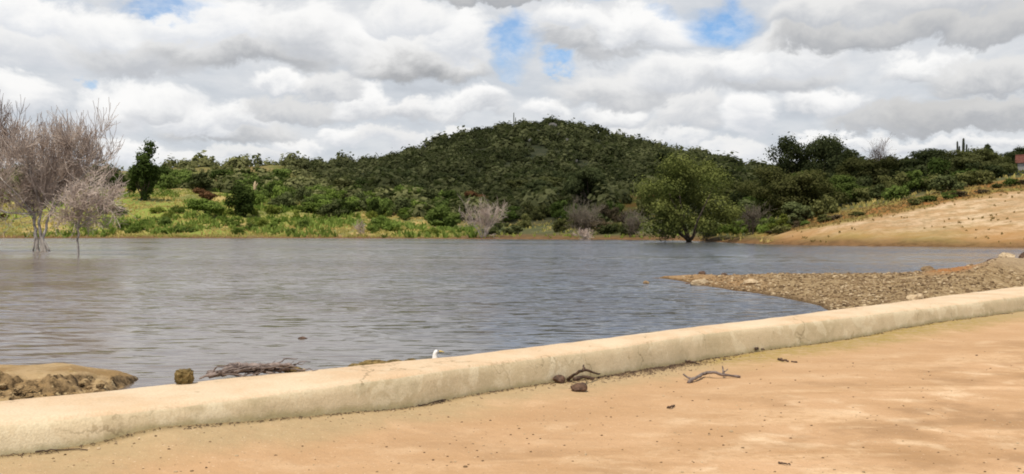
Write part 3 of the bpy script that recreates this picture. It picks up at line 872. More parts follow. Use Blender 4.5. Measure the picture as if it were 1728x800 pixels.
bare_shrub(815, 402, 351, 46, 'pale bare shrub at the water edge below the hill', 31)
bare_shrub(1268, 396, 352, 22, 'pale bare shrub between the broad pale tree and the embankment', 32, ('bark', 'twig_dull'), n=8)
bare_shrub(985, 398, 350, 42, 'grey brown leafless thicket on the shore below the hill', 33, ('bark', 'twig_dull'), n=16)
bare_shrub(1065, 400, 355, 28, 'low brown leafless shrub close beside the broad pale tree', 34, ('bark', 'twig_dull'), n=10)
bare_shrub(1120, 404, 376, 24, 'low tangle of bare brushwood at the foot of the broad pale tree', 35, ('bark', 'twig_dull'), n=9)
bare_shrub(1195, 406, 380, 26, 'tangle of grey brushwood to the embankment side of the broad pale tree', 36, ('bark', 'twig_dull'), n=9)
bare_shrub(985, 404, 388, 34, 'heap of pale dry brush lying at the waterline', 37, ('dead', 'twig'), Y=137.5, n=12)
bare_shrub(610, 398, 378, 14, 'small pale bare shrub in the yellow grass of the far bank', 38, n=5)
bare_shrub(1490, 330, 243, 20, 'thin leafless tree poking above the thicket skyline', 39, ('bark', 'twig_red'), Y=175, n=6)

# ------------------------------------------------------------------ named trees and shrubs, each measured on its own
tree(1163, 411, 268, 102, 'pale', 'broad yellow green tree standing in the water at the far shore', Y=yz(409, WZ), base_z=WZ - .1, seed=141, stem=.04, lobes=34, n=24000, leaf=.13, lo=.16, hi=.40, trunk_r=.03, ragged=.42, lean=.18)
tree(1340, 392, 282, 84, 'olive', 'wide dome-shaped olive tree above the near end of the embankment', Y=116, seed=42, stem=.10, lobes=38, n=22000, leaf=.14, lo=.22, hi=.34, ragged=.25)
tree(1395, 345, 226, 46, 'dark', 'tallest dark tree on the right skyline with rounded crown', Y=165, seed=143, stem=.15, lobes=34, n=10000, leaf=.2, lo=.24, hi=.40, ragged=.35)
tree(1328, 345, 234, 36, 'dark', 'airy dark tree on the skyline with sky showing through', Y=168, seed=144, stem=.2, lobes=30, n=4600, leaf=.19, lo=.22, hi=.34, ragged=.45)
tree(1425, 345, 252, 26, 'dark', 'small dark tree tucked against the tallest skyline tree', Y=167, seed=45, stem=.2, lobes=14, n=5000, leaf=.2)
tree(1555, 345, 251, 66, 'dark', 'broad flat-topped dark tree on the right skyline', Y=158, seed=46, stem=.15, lobes=30, n=14000, leaf=.18, lo=.22, hi=.36)
tree(1655, 340, 250, 62, 'olive', 'olive rounded tree in front of the columnar cactus', Y=140, seed=47, stem=.12, lobes=30, n=15000, leaf=.16, lo=.22, hi=.36)
tree(1664, 300, 242, 16, 'dark', 'small round dark treetop above the olive rounded tree', Y=190, seed=48, stem=.3, lobes=9, n=2500, leaf=.2)
tree(1735, 345, 247, 58, 'dark', 'dark tree screening the red roof at the edge of view', Y=196, seed=49, stem=.15, lobes=24, n=10000, leaf=.2)
tree(1465, 365, 266, 56, 'olive', 'rounded olive tree between the tallest dark tree and the flat-topped one', Y=135, seed=50, stem=.12, lobes=26, n=12000, leaf=.16, lo=.24, hi=.38)
tree(1420, 372, 300, 48, 'mid', 'mid green tree crowding the dome-shaped olive one', Y=125, seed=51, stem=.12, lobes=22, n=9000, leaf=.15)
tree(238, 338, 252, 28, 'deep', 'tall dark green tree standing alone on the grassy bank beside the dead trees', seed=152, stem=.06, lobes=20, n=6500, leaf=.26, lo=.22, hi=.44, lean=.25, ragged=.4)
tree(990, 346, 288, 36, 'dark', 'dense dark tree at the foot of the hill above the brown thicket', seed=53, stem=.08, lobes=22, n=8000, leaf=.26)
tree(910, 342, 306, 30, 'dark', 'rounded dark tree above the pale bare shrub at the hill foot', seed=54, stem=.08, lobes=18, n=6000, leaf=.26)
tree(406, 366, 314, 22, 'deep', 'upright dark green bush in the middle of the yellow grass bank', 'bush', 'bush', seed=55, stem=.05, lobes=18, n=5000, leaf=.22, lo=.34, hi=.5)
tree(1345, 388, 340, 26, 'dark', 'small dark upright tree in front of the dome-shaped olive one', Y=108, seed=56, stem=.12, lobes=16, n=5500, leaf=.12)
tree(1095, 372, 330, 26, 'olive', 'low olive tree behind the broad tree standing in the water', seed=57, stem=.1, lobes=14, n=4500, leaf=.18)
tree(745, 388, 350, 32, 'mid', 'leafy green bush on the shore where the yellow grass ends', 'bush', 'bush', seed=58, stem=.04, lobes=18, n=5500, leaf=.2)
tree(1125, 300, 252, 24, 'dark', 'dark tree on the shoulder of the hill above the broad pale tree', seed=59, stem=.1, lobes=12, n=3500, leaf=.35)
tree(350, 368, 336, 30, 'bright', 'light green shrub on the slope beside the upright dark bush', 'bush', 'bush', seed=60, stem=.02, lobes=16, n=3500, leaf=.22)
tree(348, 346, 318, 24, 'rust', 'reddish brown shrub among the greens on the grassy bank', 'bush', 'bush', seed=61, stem=.02, lobes=12, n=2600, leaf=.22)
tree(1612, 352, 322, 22, 'brown', 'grey brown bush on the rim above the sandy embankment', 'bush', 'bush', Y=112, seed=62, stem=.02, lobes=12, n=3200, leaf=.11)
tree(805, 352, 324, 26, 'rust', 'brownish faded tree in the dark thicket at the hill foot', 'tree', 'tree', seed=63, stem=.1, lobes=12, n=3000, leaf=.24)

# ------------------------------------------------------------------ the rest of the bushes: prototypes, then real copies
PROTO = {}


def proto(mk, var):
    if (mk, var) in PROTO: return PROTO[mk, var]
    rng = np.random.default_rng(100 + var)
    L = lobes_crown(rng, .95, 1.05, .0, 15 + var, .30, .48)
    V, Q, t = leaves_from_lobes(rng, L, 1500, .085, .4, .3)
    me = mesh_quads('bush', V, Q, M[mk], False, {'tint': ('FACE', t)})
    PROTO[mk, var] = me
    return me


WORDS = {'dark': 'dark green', 'deep': 'deep green', 'mid': 'mid green', 'bright': 'bright green', 'olive': 'olive green', 'pale': 'pale green', 'lime': 'yellow green', 'brown': 'grey brown', 'rust': 'reddish brown'}
rngb = np.random.default_rng(77)


def scatter(cnt, ur, yfun, hpx, wpx, mks, where, group):
    done = 0; used = []
    tries = 0
    while done < cnt and tries < cnt * 40:
        tries += 1
        u = rngb.uniform(*ur); y = yfun(u)
        if any(abs(u - a) < 11 and abs(y - b) < 4 for a, b in used): continue
        if (abs(u - 1065) < 62 and 310 < y < 352 or abs(u - 838) < 46 and 320 < y < 346) and 'shore' not in where: continue
        if 1695 < u < 1800 and 'thicket' in where and y < 312: continue
        used.append((u, y)); Y = depth_at(u, y)
        mk = mks[int(rngb.integers(len(mks)))]
        o = link('bush', proto(mk, int(rngb.integers(6))))
        s = Y / F; hh = rngb.uniform(*hpx) * s; w = rngb.uniform(*wpx) * s
        o.location = (wx(u, Y), Y, float(terr(u, Y)) - .12 * hh); o.scale = (w, w * rngb.uniform(.8, 1.1), hh); o.rotation_euler.z = rngb.uniform(0, 6.28)
        tag(o, f'{WORDS[mk]} bush {where}', 'bush', f'{WORDS[mk]} bushes {where}'); done += 1


U = rngb.uniform
scatter(26, (150, 480), lambda u: U(303, 322) + .0 * u, (16, 32), (14, 28), ('deep', 'dark', 'mid', 'mid'), 'in the hedge-like belt topping the left grassy bank', '')
scatter(52, (420, 790), lambda u: np.interp(u, [420, 560, 700, 790], [U(326, 352), U(330, 368), U(338, 380), U(345, 386)]), (16, 34), (14, 28), ('deep', 'dark', 'mid', 'mid', 'bright', 'bright'), 'between the yellow grass and the dark hill', '')
scatter(56, (560, 1260), lambda u: U(303, 345), (16, 32), (16, 30), ('dark', 'dark', 'dark', 'deep', 'olive'), 'on the lower slope of the dark hill', '')
scatter(34, (770, 1080), lambda u: U(362, 397), (16, 30), (14, 26), ('dark', 'olive', 'mid', 'brown', 'olive'), 'along the shaded shore under the hill', '')
scatter(12, (1195, 1330), lambda u: np.interp(u, [1195, 1330], [U(394, 404), U(378, 392)]), (14, 28), (12, 22), ('bright', 'mid', 'lime'), 'in the green corner where the embankment starts', '')
scatter(62, (1230, 1800), lambda u: np.interp(u, [1230, 1300, 1400, 1500, 1600, 1728, 1800], [U(335, 392), U(325, 386), U(310, 366), U(298, 345), U(292, 326), U(284, 303), U(280, 296)]), (24, 46), (20, 36), ('dark', 'olive', 'olive', 'mid', 'dark'), 'in the thicket behind the sandy embankment', '')
scatter(12, (190, 740), lambda u: U(382, 398), (8, 16), (8, 16), ('bright', 'lime', 'mid'), 'low in the yellow grass by the far waterline', '')
scatter(14, (170, 700), lambda u: U(350, 384), (8, 18), (8, 18), ('bright', 'mid', 'lime'), 'scattered over the yellow grass slope', '')
scatter(22, (165, 770), lambda u: U(346, 397), (9, 19), (9, 18), ('bright', 'lime', 'bright', 'mid', 'lime'), 'spreading low among the grass of the left bank', '')
scatter(16, (1300, 1760), lambda u: np.interp(u, [1300, 1400, 1500, 1600, 1728, 1760], [396, 374, 354, 334, 311, 305]) + U(-2, 3), (7, 15), (9, 18), ('olive', 'brown', 'mid'), 'along the rim of the sandy embankment', '')
for o in list(COL.objects):
    if o.get('group', None) == '': del o['group']

# ------------------------------------------------------------------ far hillside scrub: one mass nobody could count
rng = np.random.default_rng(9)
cand = 15000
uu = rng.uniform(-400, 2000, cand); yy = rng.uniform(195, 440, cand)
keep = rng.random(cand) < (yy / 440) * 1.0
uu, yy = uu[keep], yy[keep]
gi = np.clip(np.searchsorted(YY, yy), 0, len(YY) - 1); gj = np.clip(((uu - UU[0]) / 9).astype(int), 0, len(UU) - 1)
dens = scrub[gi, gj] * (1 - .97 * glade[gi, gj])
light = sstep(560, 420, uu) * sstep(240, 300, yy)            # thinner cover on the far left ridge
keep = (rng.random(len(uu)) < dens * (1 - .58 * light)) & (yy < np.interp(uu, UU, COLT[:, 7]) + 22) & (fbm(uu * yy / F / 9, yy / 9, 40, 3) > -.17)
uu, yy, gi, gj = uu[keep], yy[keep], gi[keep], gj[keep]
print('scrub bushes', len(uu))
Pl, Nl, Sl, Tl = [], [], [], []
for u, Y in zip(uu, yy):
    k = 95 if Y > 260 else 120
    R = .9 + 2.3 * rng.random() ** 1.8; H = R * rng.uniform(.8, 1.4); own = rng.normal(.32, .32)
    if rng.random() < .10: H *= 1.4; R *= 1.35; own += .15; k = 170
    d = rng.normal(size=(k, 3)); d /= np.linalg.norm(d, axis=1, keepdims=True); d[:, 2] = np.abs(d[:, 2]) * .9 + .1 * d[:, 2]
    wob = 1 + .35 * np.sin(d[:, 0] * 5 + u) * np.cos(d[:, 1] * 5 + Y)
    p = d * wob[:, None] * np.array([R, R, H]) * rng.uniform(.6, 1.0, (k, 1))
    p += np.array([wx(u, Y), Y, float(terr(u, Y)) + .1 * H])
    Pl.append(p); Nl.append(d + rng.normal(size=(k, 3)) * .3 + np.array([0, 0, .3])); Sl.append(rng.uniform(.22, .50, k) * (R / 1.6))
    Tl.append(np.clip(own - .12 + .42 * (p[:, 2] - p[:, 2].mean()) / H + .10 * rng.normal(size=k) + .9 * fbm(u / 75, Y / 34, 44) + .40 * sstep(760, 520, u), 0, 1))  # lighter tops, cloud shade swaths and lighter left flank painted into the tint
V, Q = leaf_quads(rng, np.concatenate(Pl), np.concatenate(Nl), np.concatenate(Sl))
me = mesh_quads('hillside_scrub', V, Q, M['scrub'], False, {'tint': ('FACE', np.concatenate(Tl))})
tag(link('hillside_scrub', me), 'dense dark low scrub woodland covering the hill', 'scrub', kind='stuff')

# boulders on the hilltop
for i, (u, y, w, hgt_) in enumerate(((908, 229, 9, 7), (944, 236, 9, 8), (957, 241, 6, 6), (931, 204, 14, 9), (895, 240, 5, 4), (970, 275, 8, 4))):
    Y = depth_at(u, y); s = Y / F
    stone('boulder', (wx(u, Y), Y - 1.5, float(terr(u, Y)) + hgt_ * s * .55), (w * s * .7, w * s * .6, hgt_ * s * .8), 'boulder',
          ('rounded grey boulder showing through scrub high on the hill', 'larger grey boulder just below the hilltop', 'small grey boulder beside the larger one below the hilltop',
           'wide pale boulder on the very top of the hill', 'smallest grey boulder in the scrub below the summit', 'flat grey rock ledge halfway down the hill')[i], 'boulder', i, 'boulders on the hill', 2, 9, .04, 60 + i)

# ------------------------------------------------------------------ grass on the far bank and tufts on the embankment
rng = np.random.default_rng(12)
def tufts(cnt, ufun, yfun, accept, h, w, mk, name, label, blades=5, tilt=.35):
    Vs = []; Ts = []
    got = 0; tries = 0
    while got < cnt and tries < cnt * 12:
        tries += 1
        u = ufun(); Y = yfun(u)
        gi_ = min(int(np.searchsorted(YY, Y)), len(YY) - 1); gj_ = int(np.clip((u - UU[0]) / 9, 0, len(UU) - 1))
        if not accept(gi_, gj_): continue
        z = float(terr(u, Y)); X = wx(u, Y)
        if z < WZ + .12: continue
        got += 1; tone = np.clip(rng.normal(.40, .07) + 2.4 * float(fbm(X / 24, Y / 24, 70, 3)), 0, 1)
        for _ in range(blades):
            a = rng.uniform(0, 6.28); hh = h * rng.uniform(.3, 1.4); ww = w * rng.uniform(.5, 1.2); dx = rng.normal() * .25 * h; dy = rng.normal() * .25 * h
            tx, ty = rng.normal() * tilt * hh, rng.normal() * tilt * hh; c_, s_ = math.cos(a) * ww, math.sin(a) * ww
            Vs += [(X + dx - c_, Y + dy - s_, z - .05), (X + dx + c_, Y + dy + s_, z - .05), (X + dx + tx + c_ * .4, Y + dy + ty + s_ * .4, z + hh), (X + dx + tx - c_ * .4, Y + dy + ty - s_ * .4, z + hh)]
            Ts.append(np.clip(tone + rng.normal() * .10, 0, 1))
    me = mesh_quads(name, np.array(Vs), np.arange(len(Vs)).reshape(-1, 4), M[mk], False, {'tint': ('FACE', Ts)})
    return tag(link(name, me), label, name, kind='stuff')


tufts(11000, lambda: rng.uniform(-250, 1900), lambda u: rng.uniform(float(np.interp(u, UU, SHORE)) + .8, float(np.interp(u, UU, COLT[:, 3])) + 45),
      lambda i, j: rng.random() > scrub[i, j] * .9 + sand[i, j] + rim[i, j] * 1.1, .30, .12, 'grass', 'grass', 'yellow green rough grass covering the far bank')
tufts(1500, lambda: rng.uniform(-150, 800), lambda u: rng.uniform(float(np.interp(u, UU, SHORE)) + 1., float(np.interp(u, UU, COLT[:, 3])) + 50),
      lambda i, j: fbm(GX[i, j] / 12, GY[i, j] / 12, 140, 3) > .02, .75, .22, 'bright', 'undergrowth', 'rough green weeds between the shrubs of the far bank', 7, .5)
tufts(1500, lambda: rng.uniform(1290, 1900), lambda u: rng.uniform(float(np.interp(u, UU, SHORE)) + .8, float(np.interp(u, UU, COLT[:, 3])) + 3),
      lambda i, j: rng.random() < .09 * sand[i, j] * (fbm(GX[i, j] / 7, GY[i, j] / 5, 19, 3) > .03) + .55 * rim[i, j], .16, .08, 'tuft', 'grass', 'sparse dry tufts of grass dotting the sandy embankment')

# ------------------------------------------------------------------ columnar cactus on the skyline, dead post on the slope, mast-like cactus on the hilltop
def cactus(u, y, Y, cols, label):
    e = empty('cactus', (wx(u, Y), Y, float(terr(u, Y)) - .2), label, 'cactus', None)
    s = Y / F
    for i, (du, top, r_) in enumerate(cols):
        mb = MB(); H = wz(top, Y) - float(terr(u, Y)) + .2; x0 = du * s
        b_ = Vector((x0 * .25, .1 * i, 0)); k = Vector((x0 * .9, .15 * i, H * .38)); t = Vector((x0, .12 * i, H))
        if i == 0: b_ = Vector((0, 0, 0)); k = Vector((x0 * .5, 0, H * .4))
        pts = [b_, b_.lerp(k, .5), k, k.lerp(t, .35), k.lerp(t, .7), k.lerp(t, .95), t]
        mb.tube(pts, [r_ * 1.2, r_ * 1.1, r_, r_, r_ * .95, r_ * .8, r_ * .3], 8)
        mb.build('trunk' if i == 0 else 'arm', M['cactus'], e)
    return e


cactus(1624, 330, 172, ((2, 233, .22), (-8, 238, .17), (-4, 246, .15), (9, 243, .16), (13, 249, .13), (6, 240, .13)), 'columnar cactus with upright arms above the thicket skyline')
cactus(867, 214, 421, ((0, 190, .2), (3, 198, .18)), 'thin columnar cactus sticking up from the hilltop')
Yp = depth_at(437, 330)
mb = MB(); s = Yp / F
mb.tube([(0, 0, -.4), (.05, 0, 9 * s), (-.05, .02, 18 * s), (.1, 0, 25 * s)], [.42, .40, .36, .14], 7)
mb.tube([(0, 0, 14 * s), (.5, 0, 19 * s), (.7, 0, 22 * s)], [.2, .15, .06], 6)
o = mb.build('dead_stump', M['stone'], None, True); o.location = (wx(437, Yp), Yp - 4, float(terr(437, Yp - 4)))
tag(o, 'pale broken dead trunk standing among bushes above the yellow grass', 'stump')

# ------------------------------------------------------------------ small house with a red tiled roof at the edge of view
Yh = 165.; sH = Yh / F; zt = float(terr(1757, Yh))
e = empty('house', (wx(1757, Yh), Yh, zt), 'small pale house with red tiled roof half hidden by trees', 'house')
e.rotation_euler.z = -.5
zr = wz(262, Yh) - zt; hw_, hd = 3.4, 2.6; ev = zr - 1.25
mb = MB()
mb.box((0, -hd, ev / 2), (2 * hw_, .2, ev)); mb.box((0, hd, ev / 2), (2 * hw_, .2, ev))
mb.box((-hw_ + .1, 0, ev / 2), (.196, 2 * hd - .2, ev)); mb.box((hw_ - .1, 0, ev / 2), (.196, 2 * hd - .2, ev))
for sx_ in (-1, 1): mb.add([(sx_ * (hw_ - .1), -hd, ev), (sx_ * (hw_ - .1), hd, ev), (sx_ * (hw_ - .1), 0, zr - .08)], [(0, 1, 2)])
mb.build('wall', M['plaster'], e)
mb = MB()
for sy in (-1, 1):
    for i in range(14):                            # rows of tiles, each a little proud of the one below
        t0, t1 = i / 14, (i + 1.15) / 14
        y0, z0 = sy * (hd + .45) * (1 - t0), ev - .15 + (zr - ev + .15) * t0 + .02 * (i % 2)
        y1, z1 = sy * (hd + .45) * (1 - min(t1, 1)), ev - .15 + (zr - ev + .15) * min(t1, 1) + .02 * (i % 2)
        mb.add([(-hw_ - .4, y0, z0 + .06), (hw_ + .4, y0, z0 + .06), (hw_ + .4, y1, z1 + .06), (-hw_ - .4, y1, z1 + .06)], [(0, 1, 2, 3)])
mb.tube([(-hw_ - .42, 0, zr + .1), (hw_ + .42, 0, zr + .1)], [.12, .12], 8)
mb.build('roof', M['tile'], e)
mb = MB(); mb.box((-.9, -hd - .12, 1.0), (.9, .06, 2.)); mb.build('door', M['wood_door'], e)
mb = MB(); mb.box((1.4, -hd - .12, 1.45), (1., .06, .9)); mb.build('window', M['wood_door'], e)

# ------------------------------------------------------------------ behind the wall: clod, driftwood, weed heaps, egret
def behind(u, Y, z): return Vector((wx(u, Y), Y, z))


def lump(name, u, Y, z, size, mk, label, cat, seed, rot=0., group=None, rough=.09):
    r_ = np.random.default_rng(seed); V = ICO[3][0].copy()
    for _ in range(6):
        d = r_.normal(size=3); d /= np.linalg.norm(d); hh = r_.uniform(.6, .9); V -= np.clip(V @ d - hh, 0, None)[:, None] * d * .8
    V *= (1 + rough * 2.2 * fbm(V[:, 0] * 2.4 + V[:, 2] * 3, V[:, 1] * 2.4 + seed, seed, 4) + rough * .5 * r_.normal(size=len(V)))[:, None]
    me = mesh_quads(name, V * np.array(size), ICO[3][1], M[mk], False, None, 3)
    o = link(name, me); o.location = behind(u, Y, z); o.rotation_euler.z = rot
    return tag(o, label, cat, group)


def back_Y(u):                                     # back foot of the wall in that column
    return float(np.interp(u, [p[0] for p in back_px], [yz(p[1], CREST) for p in back_px]))


# square-ish mossy clod sitting on the back edge of the crest
r_ = np.random.default_rng(3); V = ICO[3][0].copy()
V = np.sign(V) * np.abs(V) ** .55; V /= np.abs(V).max()
V *= (1 + .22 * fbm(V[:, 0] * 2.2 + 5, V[:, 1] * 2.2 + V[:, 2] * 2, 6, 4) + .05 * r_.normal(size=len(V)))[:, None]
me = mesh_quads('clod', V * np.array((.076, .07, .062)), ICO[3][1], M['moss'], False, None, 3)
o = link('clod', me); Yc = back_Y(311) - .13; o.location = behind(311, Yc, CREST + .058); o.rotation_euler.z = .3
tag(o, 'blocky mossy brown clod on the back edge of the wall', 'clod')

Yd = back_Y(400) + .10
rd = np.random.default_rng(8)
mb = MB()
def drift(a, b, r0, r1, bend=.03):
    a, b = Vector(a), Vector(b); pts = []; rad = []
    o1 = Vector(rd.normal(size=3)) * bend
    for i in range(9):
        t = i / 8; pts.append(a.lerp(b, t) + o1 * math.sin(math.pi * t) + Vector(rd.normal(size=3)) * .006); rad.append((r0 + (r1 - r0) * t) * rd.uniform(.85, 1.15))
    mb.tube(pts, rad, 7)
pA = behind(338, back_Y(338) - .04, .315); pB = behind(402, back_Y(402) + .02, .395); pC = behind(440, back_Y(440) + .02, .37); pD = behind(505, back_Y(505) - .02, .335)
drift(pA, pB, .008, .03, .01); drift(pB, pC, .03, .026, .01); drift(pC, pD, .026, .014, .01); drift(pA + Vector((.05, .08, 0)), pC + Vector((0, .05, -.03)), .012, .022, .02)
e = empty('driftwood', behind(420, Yd, .30), 'long grey weathered driftwood log lying behind the crest', 'driftwood')
o = mb.build('log', M['drift'], None, True); o.parent = e; o.matrix_parent_inverse = Matrix.Translation(-e.location)
mb = MB()
for _ in range(46):
    u = rd.uniform(345, 478); c0 = behind(u, back_Y(u) + rd.uniform(-.05, .12), .32 + rd.uniform(0, .04)); d = Vector((rd.uniform(.5, 1), rd.uniform(.1, .6), rd.uniform(-.12, .22))).normalized()
    drift(c0, c0 + d * rd.uniform(.12, .36), rd.uniform(.006, .014), .003, .015)
o = mb.build('branches', M['drift'], None, True); o.parent = e; o.matrix_parent_inverse = Matrix.Translation(-e.location)
mb = MB(); drift(behind(430, back_Y(430) - .03, .318), behind(488, back_Y(488) - .03, .322), .022, .012)
o = mb.build('driftwood', M['drift_dark'], None, True); tag(o, 'dark wet stick lying in front of the grey driftwood log', 'driftwood')
lump('clod', 492, back_Y(492) + .02, .325, (.10, .06, .04), 'moss', 'ochre weed clod beside the end of the driftwood log', 'clod', 13)
lump('clod', 508, back_Y(508) - .02, .312, (.05, .03, .016), 'stone', 'flat pale clod at the tip of the driftwood log', 'clod', 14)
for i, (u, w, hz) in enumerate(((600, .07, .034), (632, .16, .05), (668, .10, .034), (694, .07, .03))):
    lump('clod', u, back_Y(u) + .05, .28, (w, .06, hz), 'moss', ('first low weed clod of the row left of the white bird', 'longest brown weed clod in the row left of the white bird', 'low weed clod third in the row near the white bird', 'last weed clod of the row next to the white bird')[i], 'clod', 20 + i, -.1, 'weed clods behind the wall')
lump('clod', 711, back_Y(711) + .25, .19, (.05, .05, .045), 'moss', 'small mossy clod in the water just beside the white bird', 'clod', 30)
lump('clod', 511, 13.6, WZ, (.07, .05, .03), 'stone_dark', 'small dark clod floating alone on the open water', 'clod', 31)

# white egret standing in the shallows behind the wall, neck up, bill to the right
Ye = back_Y(727) + .34
e = empty('egret', behind(726, Ye, -.10), 'white egret with yellow bill standing behind the wall, facing the embankment', 'bird')
def skin_mesh(name, nodes, edges, material, parent, sub=2):
    me = bpy.data.meshes.new(name); me.from_pydata([p for p, _ in nodes], edges, []); o = link(name, me, parent)
    sk = o.modifiers.new('skin', 'SKIN'); ss = o.modifiers.new('sub', 'SUBSURF'); ss.levels = sub; ss.render_levels = sub
    for v, (_, r_) in zip(me.skin_vertices[0].data, nodes): v.radius = (r_, r_)
    me.skin_vertices[0].data[0].use_root = True
    me.materials.append(material)
    dg = bpy.context.evaluated_depsgraph_get(); new = bpy.data.meshes.new_from_object(o.evaluated_get(dg))
    o.modifiers.clear(); o.data = new
    for p_ in new.polygons: p_.use_smooth = True
    return o
zb = .10
body = [((0, 0, .255), .062), ((-.07, 0, .235), .058), ((-.14, 0, .205), .038), ((-.21, 0, .17), .016),
        ((.042, 0, .290), .050), ((.052, 0, .335), .034), ((.046, 0, .370), .027), ((.050, 0, .400), .024), ((.060, 0, .424), .025), ((.084, 0, .424), .016),
        ((.0, .028, .19), .016), ((.012, .028, .11), .008), ((-.005, .028, .0), .007), ((0, -.028, .19), .016), ((.012, -.028, .11), .008), ((-.005, -.028, .0), .007)]
skin_mesh('body', body, [(0, 1), (1, 2), (2, 3), (0, 4), (4, 5), (5, 6), (6, 7), (7, 8), (8, 9), (0, 10), (10, 11), (11, 12), (0, 13), (13, 14), (14, 15)], M['feather'], e)
mb = MB(); mb.tube([(.092, 0, .425), (.12, 0, .422), (.150, 0, .415)], [.012, .008, .002], 6); mb.build('beak', M['bill'], e, True)
for sy in (-1, 1):
    v = ICO[1][0] * .0035; o = link('eye', mesh_quads('eye', v, ICO[1][1], M['eye'], True, None, 3), e); o.location = (.078, sy * .0150, .430)
mb = MB()
for sy in (-1, 1):
    for a in (-.5, 0, .5, 3.14): mb.tube([(-.005, sy * .028, .004), (-.005 + .04 * math.cos(a), sy * .028 + .04 * math.sin(a), .0)], [.004, .002], 4)
mb.build('foot', M['leg'], e)

# ------------------------------------------------------------------ on the sand: broken branches, dark stones, bits of wood
def branch(name, pieces, label, mk, lift=.0, group='broken branches on the sand'):
    mb = MB(); r_ = np.random.default_rng(len(label)); c0 = None
    e0 = on_ground(*pieces[0][0][0][:2])
    for pts, r0, r1 in pieces:
        P0 = []
        for (u, y, up) in pts:
            g_ = on_ground(u, y + up * F / yz(y, 0)) if up else on_ground(u, y)
            P0.append(g_ + Vector((0, 0, up + r0 * .7)) - e0)
        fp, fr_ = [], []
        for i in range(len(P0) - 1):
            for t in (0, .25, .5, .75):
                fp.append(P0[i].lerp(P0[i + 1], t) + Vector(r_.normal(size=3)) * .004); k_ = (i + t) / (len(P0) - 1); fr_.append((r0 + (r1 - r0) * k_) * r_.uniform(.85, 1.15))
        fp.append(P0[-1]); fr_.append(r1)
        mb.tube(fp, fr_, 7)
    o = mb.build(name, M[mk], None, True); o.location = e0
    return tag(o, label, 'branch', group)


branch('branch', [([(1162, 647, 0), (1172, 641, .02), (1190, 632, .03), (1203, 630, .06), (1222, 635, .02), (1249, 638, 0)], .020, .013), ([(1168, 643, .0), (1153, 633, .05)], .014, .009), ([(1222, 634, .03), (1219, 620, .10)], .012, .006), ([(1219, 631, .05), (1228, 624, .07)], .008, .005)],
       'pale forked branch lying alone on the open sand', 'drift')
branch('branch', [([(957, 643, .0), (968, 635, .08), (986, 628, .15)], .018, .014), ([(984, 628, .14), (996, 630, .11), (1012, 633, .03)], .017, .009), ([(986, 627, .15), (985, 620, .18)], .012, .006)],
       'dark bent branch propped up against the wall foot', 'drift_dark')
branch('branch', [([(968, 643, .0), (985, 638, .02), (1003, 641, .0)], .022, .014)], 'short dark stick lying beneath the bent branch', 'drift_dark')
branch('branch', [([(1155, 611, .005), (1166, 612, .01), (1180, 616, .0)], .016, .007)], 'short dark twig at the wall foot above the pale forked branch', 'drift_dark')
branch('branch', [([(1314, 608, .0), (1322, 609, .012), (1331, 611, .0)], .016, .010)], 'short dark piece of wood on the sand near the far wall', 'drift_dark')
branch('branch', [([(1336, 611, .0), (1345, 612, .004)], .011, .008)], 'tiny wood chip next to the short dark piece of wood', 'drift_dark')
branch('branch', [([(1314, 782, .0), (1324, 784, .006), (1334, 786, .0)], .0065, .004)], 'small twig on the sand close to the camera', 'drift_dark')
branch('branch', [([(1127, 689, .0), (1133, 688, .012), (1138, 686, .0)], .012, .008)], 'small brown bark scrap on the bare sand below the branches', 'drift_dark')
branch('branch', [([(60, 764, .0), (85, 762, .008), (120, 760, .004), (148, 762, .0)], .006, .003)], 'long thin dark twig at the near foot of the wall', 'drift_dark')
branch('branch', [([(1275, 590, .03), (1281, 590, .01), (1290, 592, .0)], .018, .008)], 'small dark root stub against the wall foot', 'drift_dark')
branch('branch', [([(706, 686, .0), (725, 682, .01), (760, 672, .004), (800, 664, .0)], .006, .004)], 'long thin dark stem lying along the middle of the wall foot', 'drift_dark')


def dark_stone(u, y, size, label, seed):
    g_ = on_ground(u, y); return stone('stone', g_ + Vector((0, size[1], size[2] * .72)), size, 'stone_dark', label, 'stone', seed, 'dark stones by the bent branch', 3, 8, .035, seed)


dark_stone(978, 663, (.082, .07, .058), 'round dark stone on the sand in front of the bent branch', 3)
dark_stone(944, 648, (.072, .06, .05), 'flatter dark stone at the wall beside the bent branch', 7)

# fine litter: bits of dead leaf and twig washed up at the wall foot, and scattered pebbles
rng = np.random.default_rng(31); mb = MB()
for _ in range(2200):
    r0 = rng.random()
    if r0 < .55: s = rng.normal(9.3, .75); t = abs(rng.normal(0, .16)) + .01
    elif r0 < .8: s = rng.uniform(2, 9); t = abs(rng.normal(0, .035)) + .005
    else: s = rng.uniform(9, 20); t = abs(rng.normal(0, .05)) + .005
    nn = float(np.interp(s, SS, NF)) + .07 + t; X, Y = sn_xy(s, nn); z = ground_z(X, Y)
    a = rng.uniform(0, 3.14); ln = rng.uniform(.008, .042); d = Vector((math.cos(a), math.sin(a), rng.normal() * .12)) * ln
    p = Vector((X, Y, z + .006)); rr = rng.uniform(.001, .0034)
    mb.tube([p - d * .5, p + Vector((0, 0, rng.uniform(0, .01))), p + d * .5], [rr, rr, rr * .6], 4)
tag(mb.build('debris', M['drift_dark'], None), 'fine dark twig and leaf litter washed up along the wall foot', 'debris', kind='stuff')
vs, qs, tn, base = [], [], [], 0
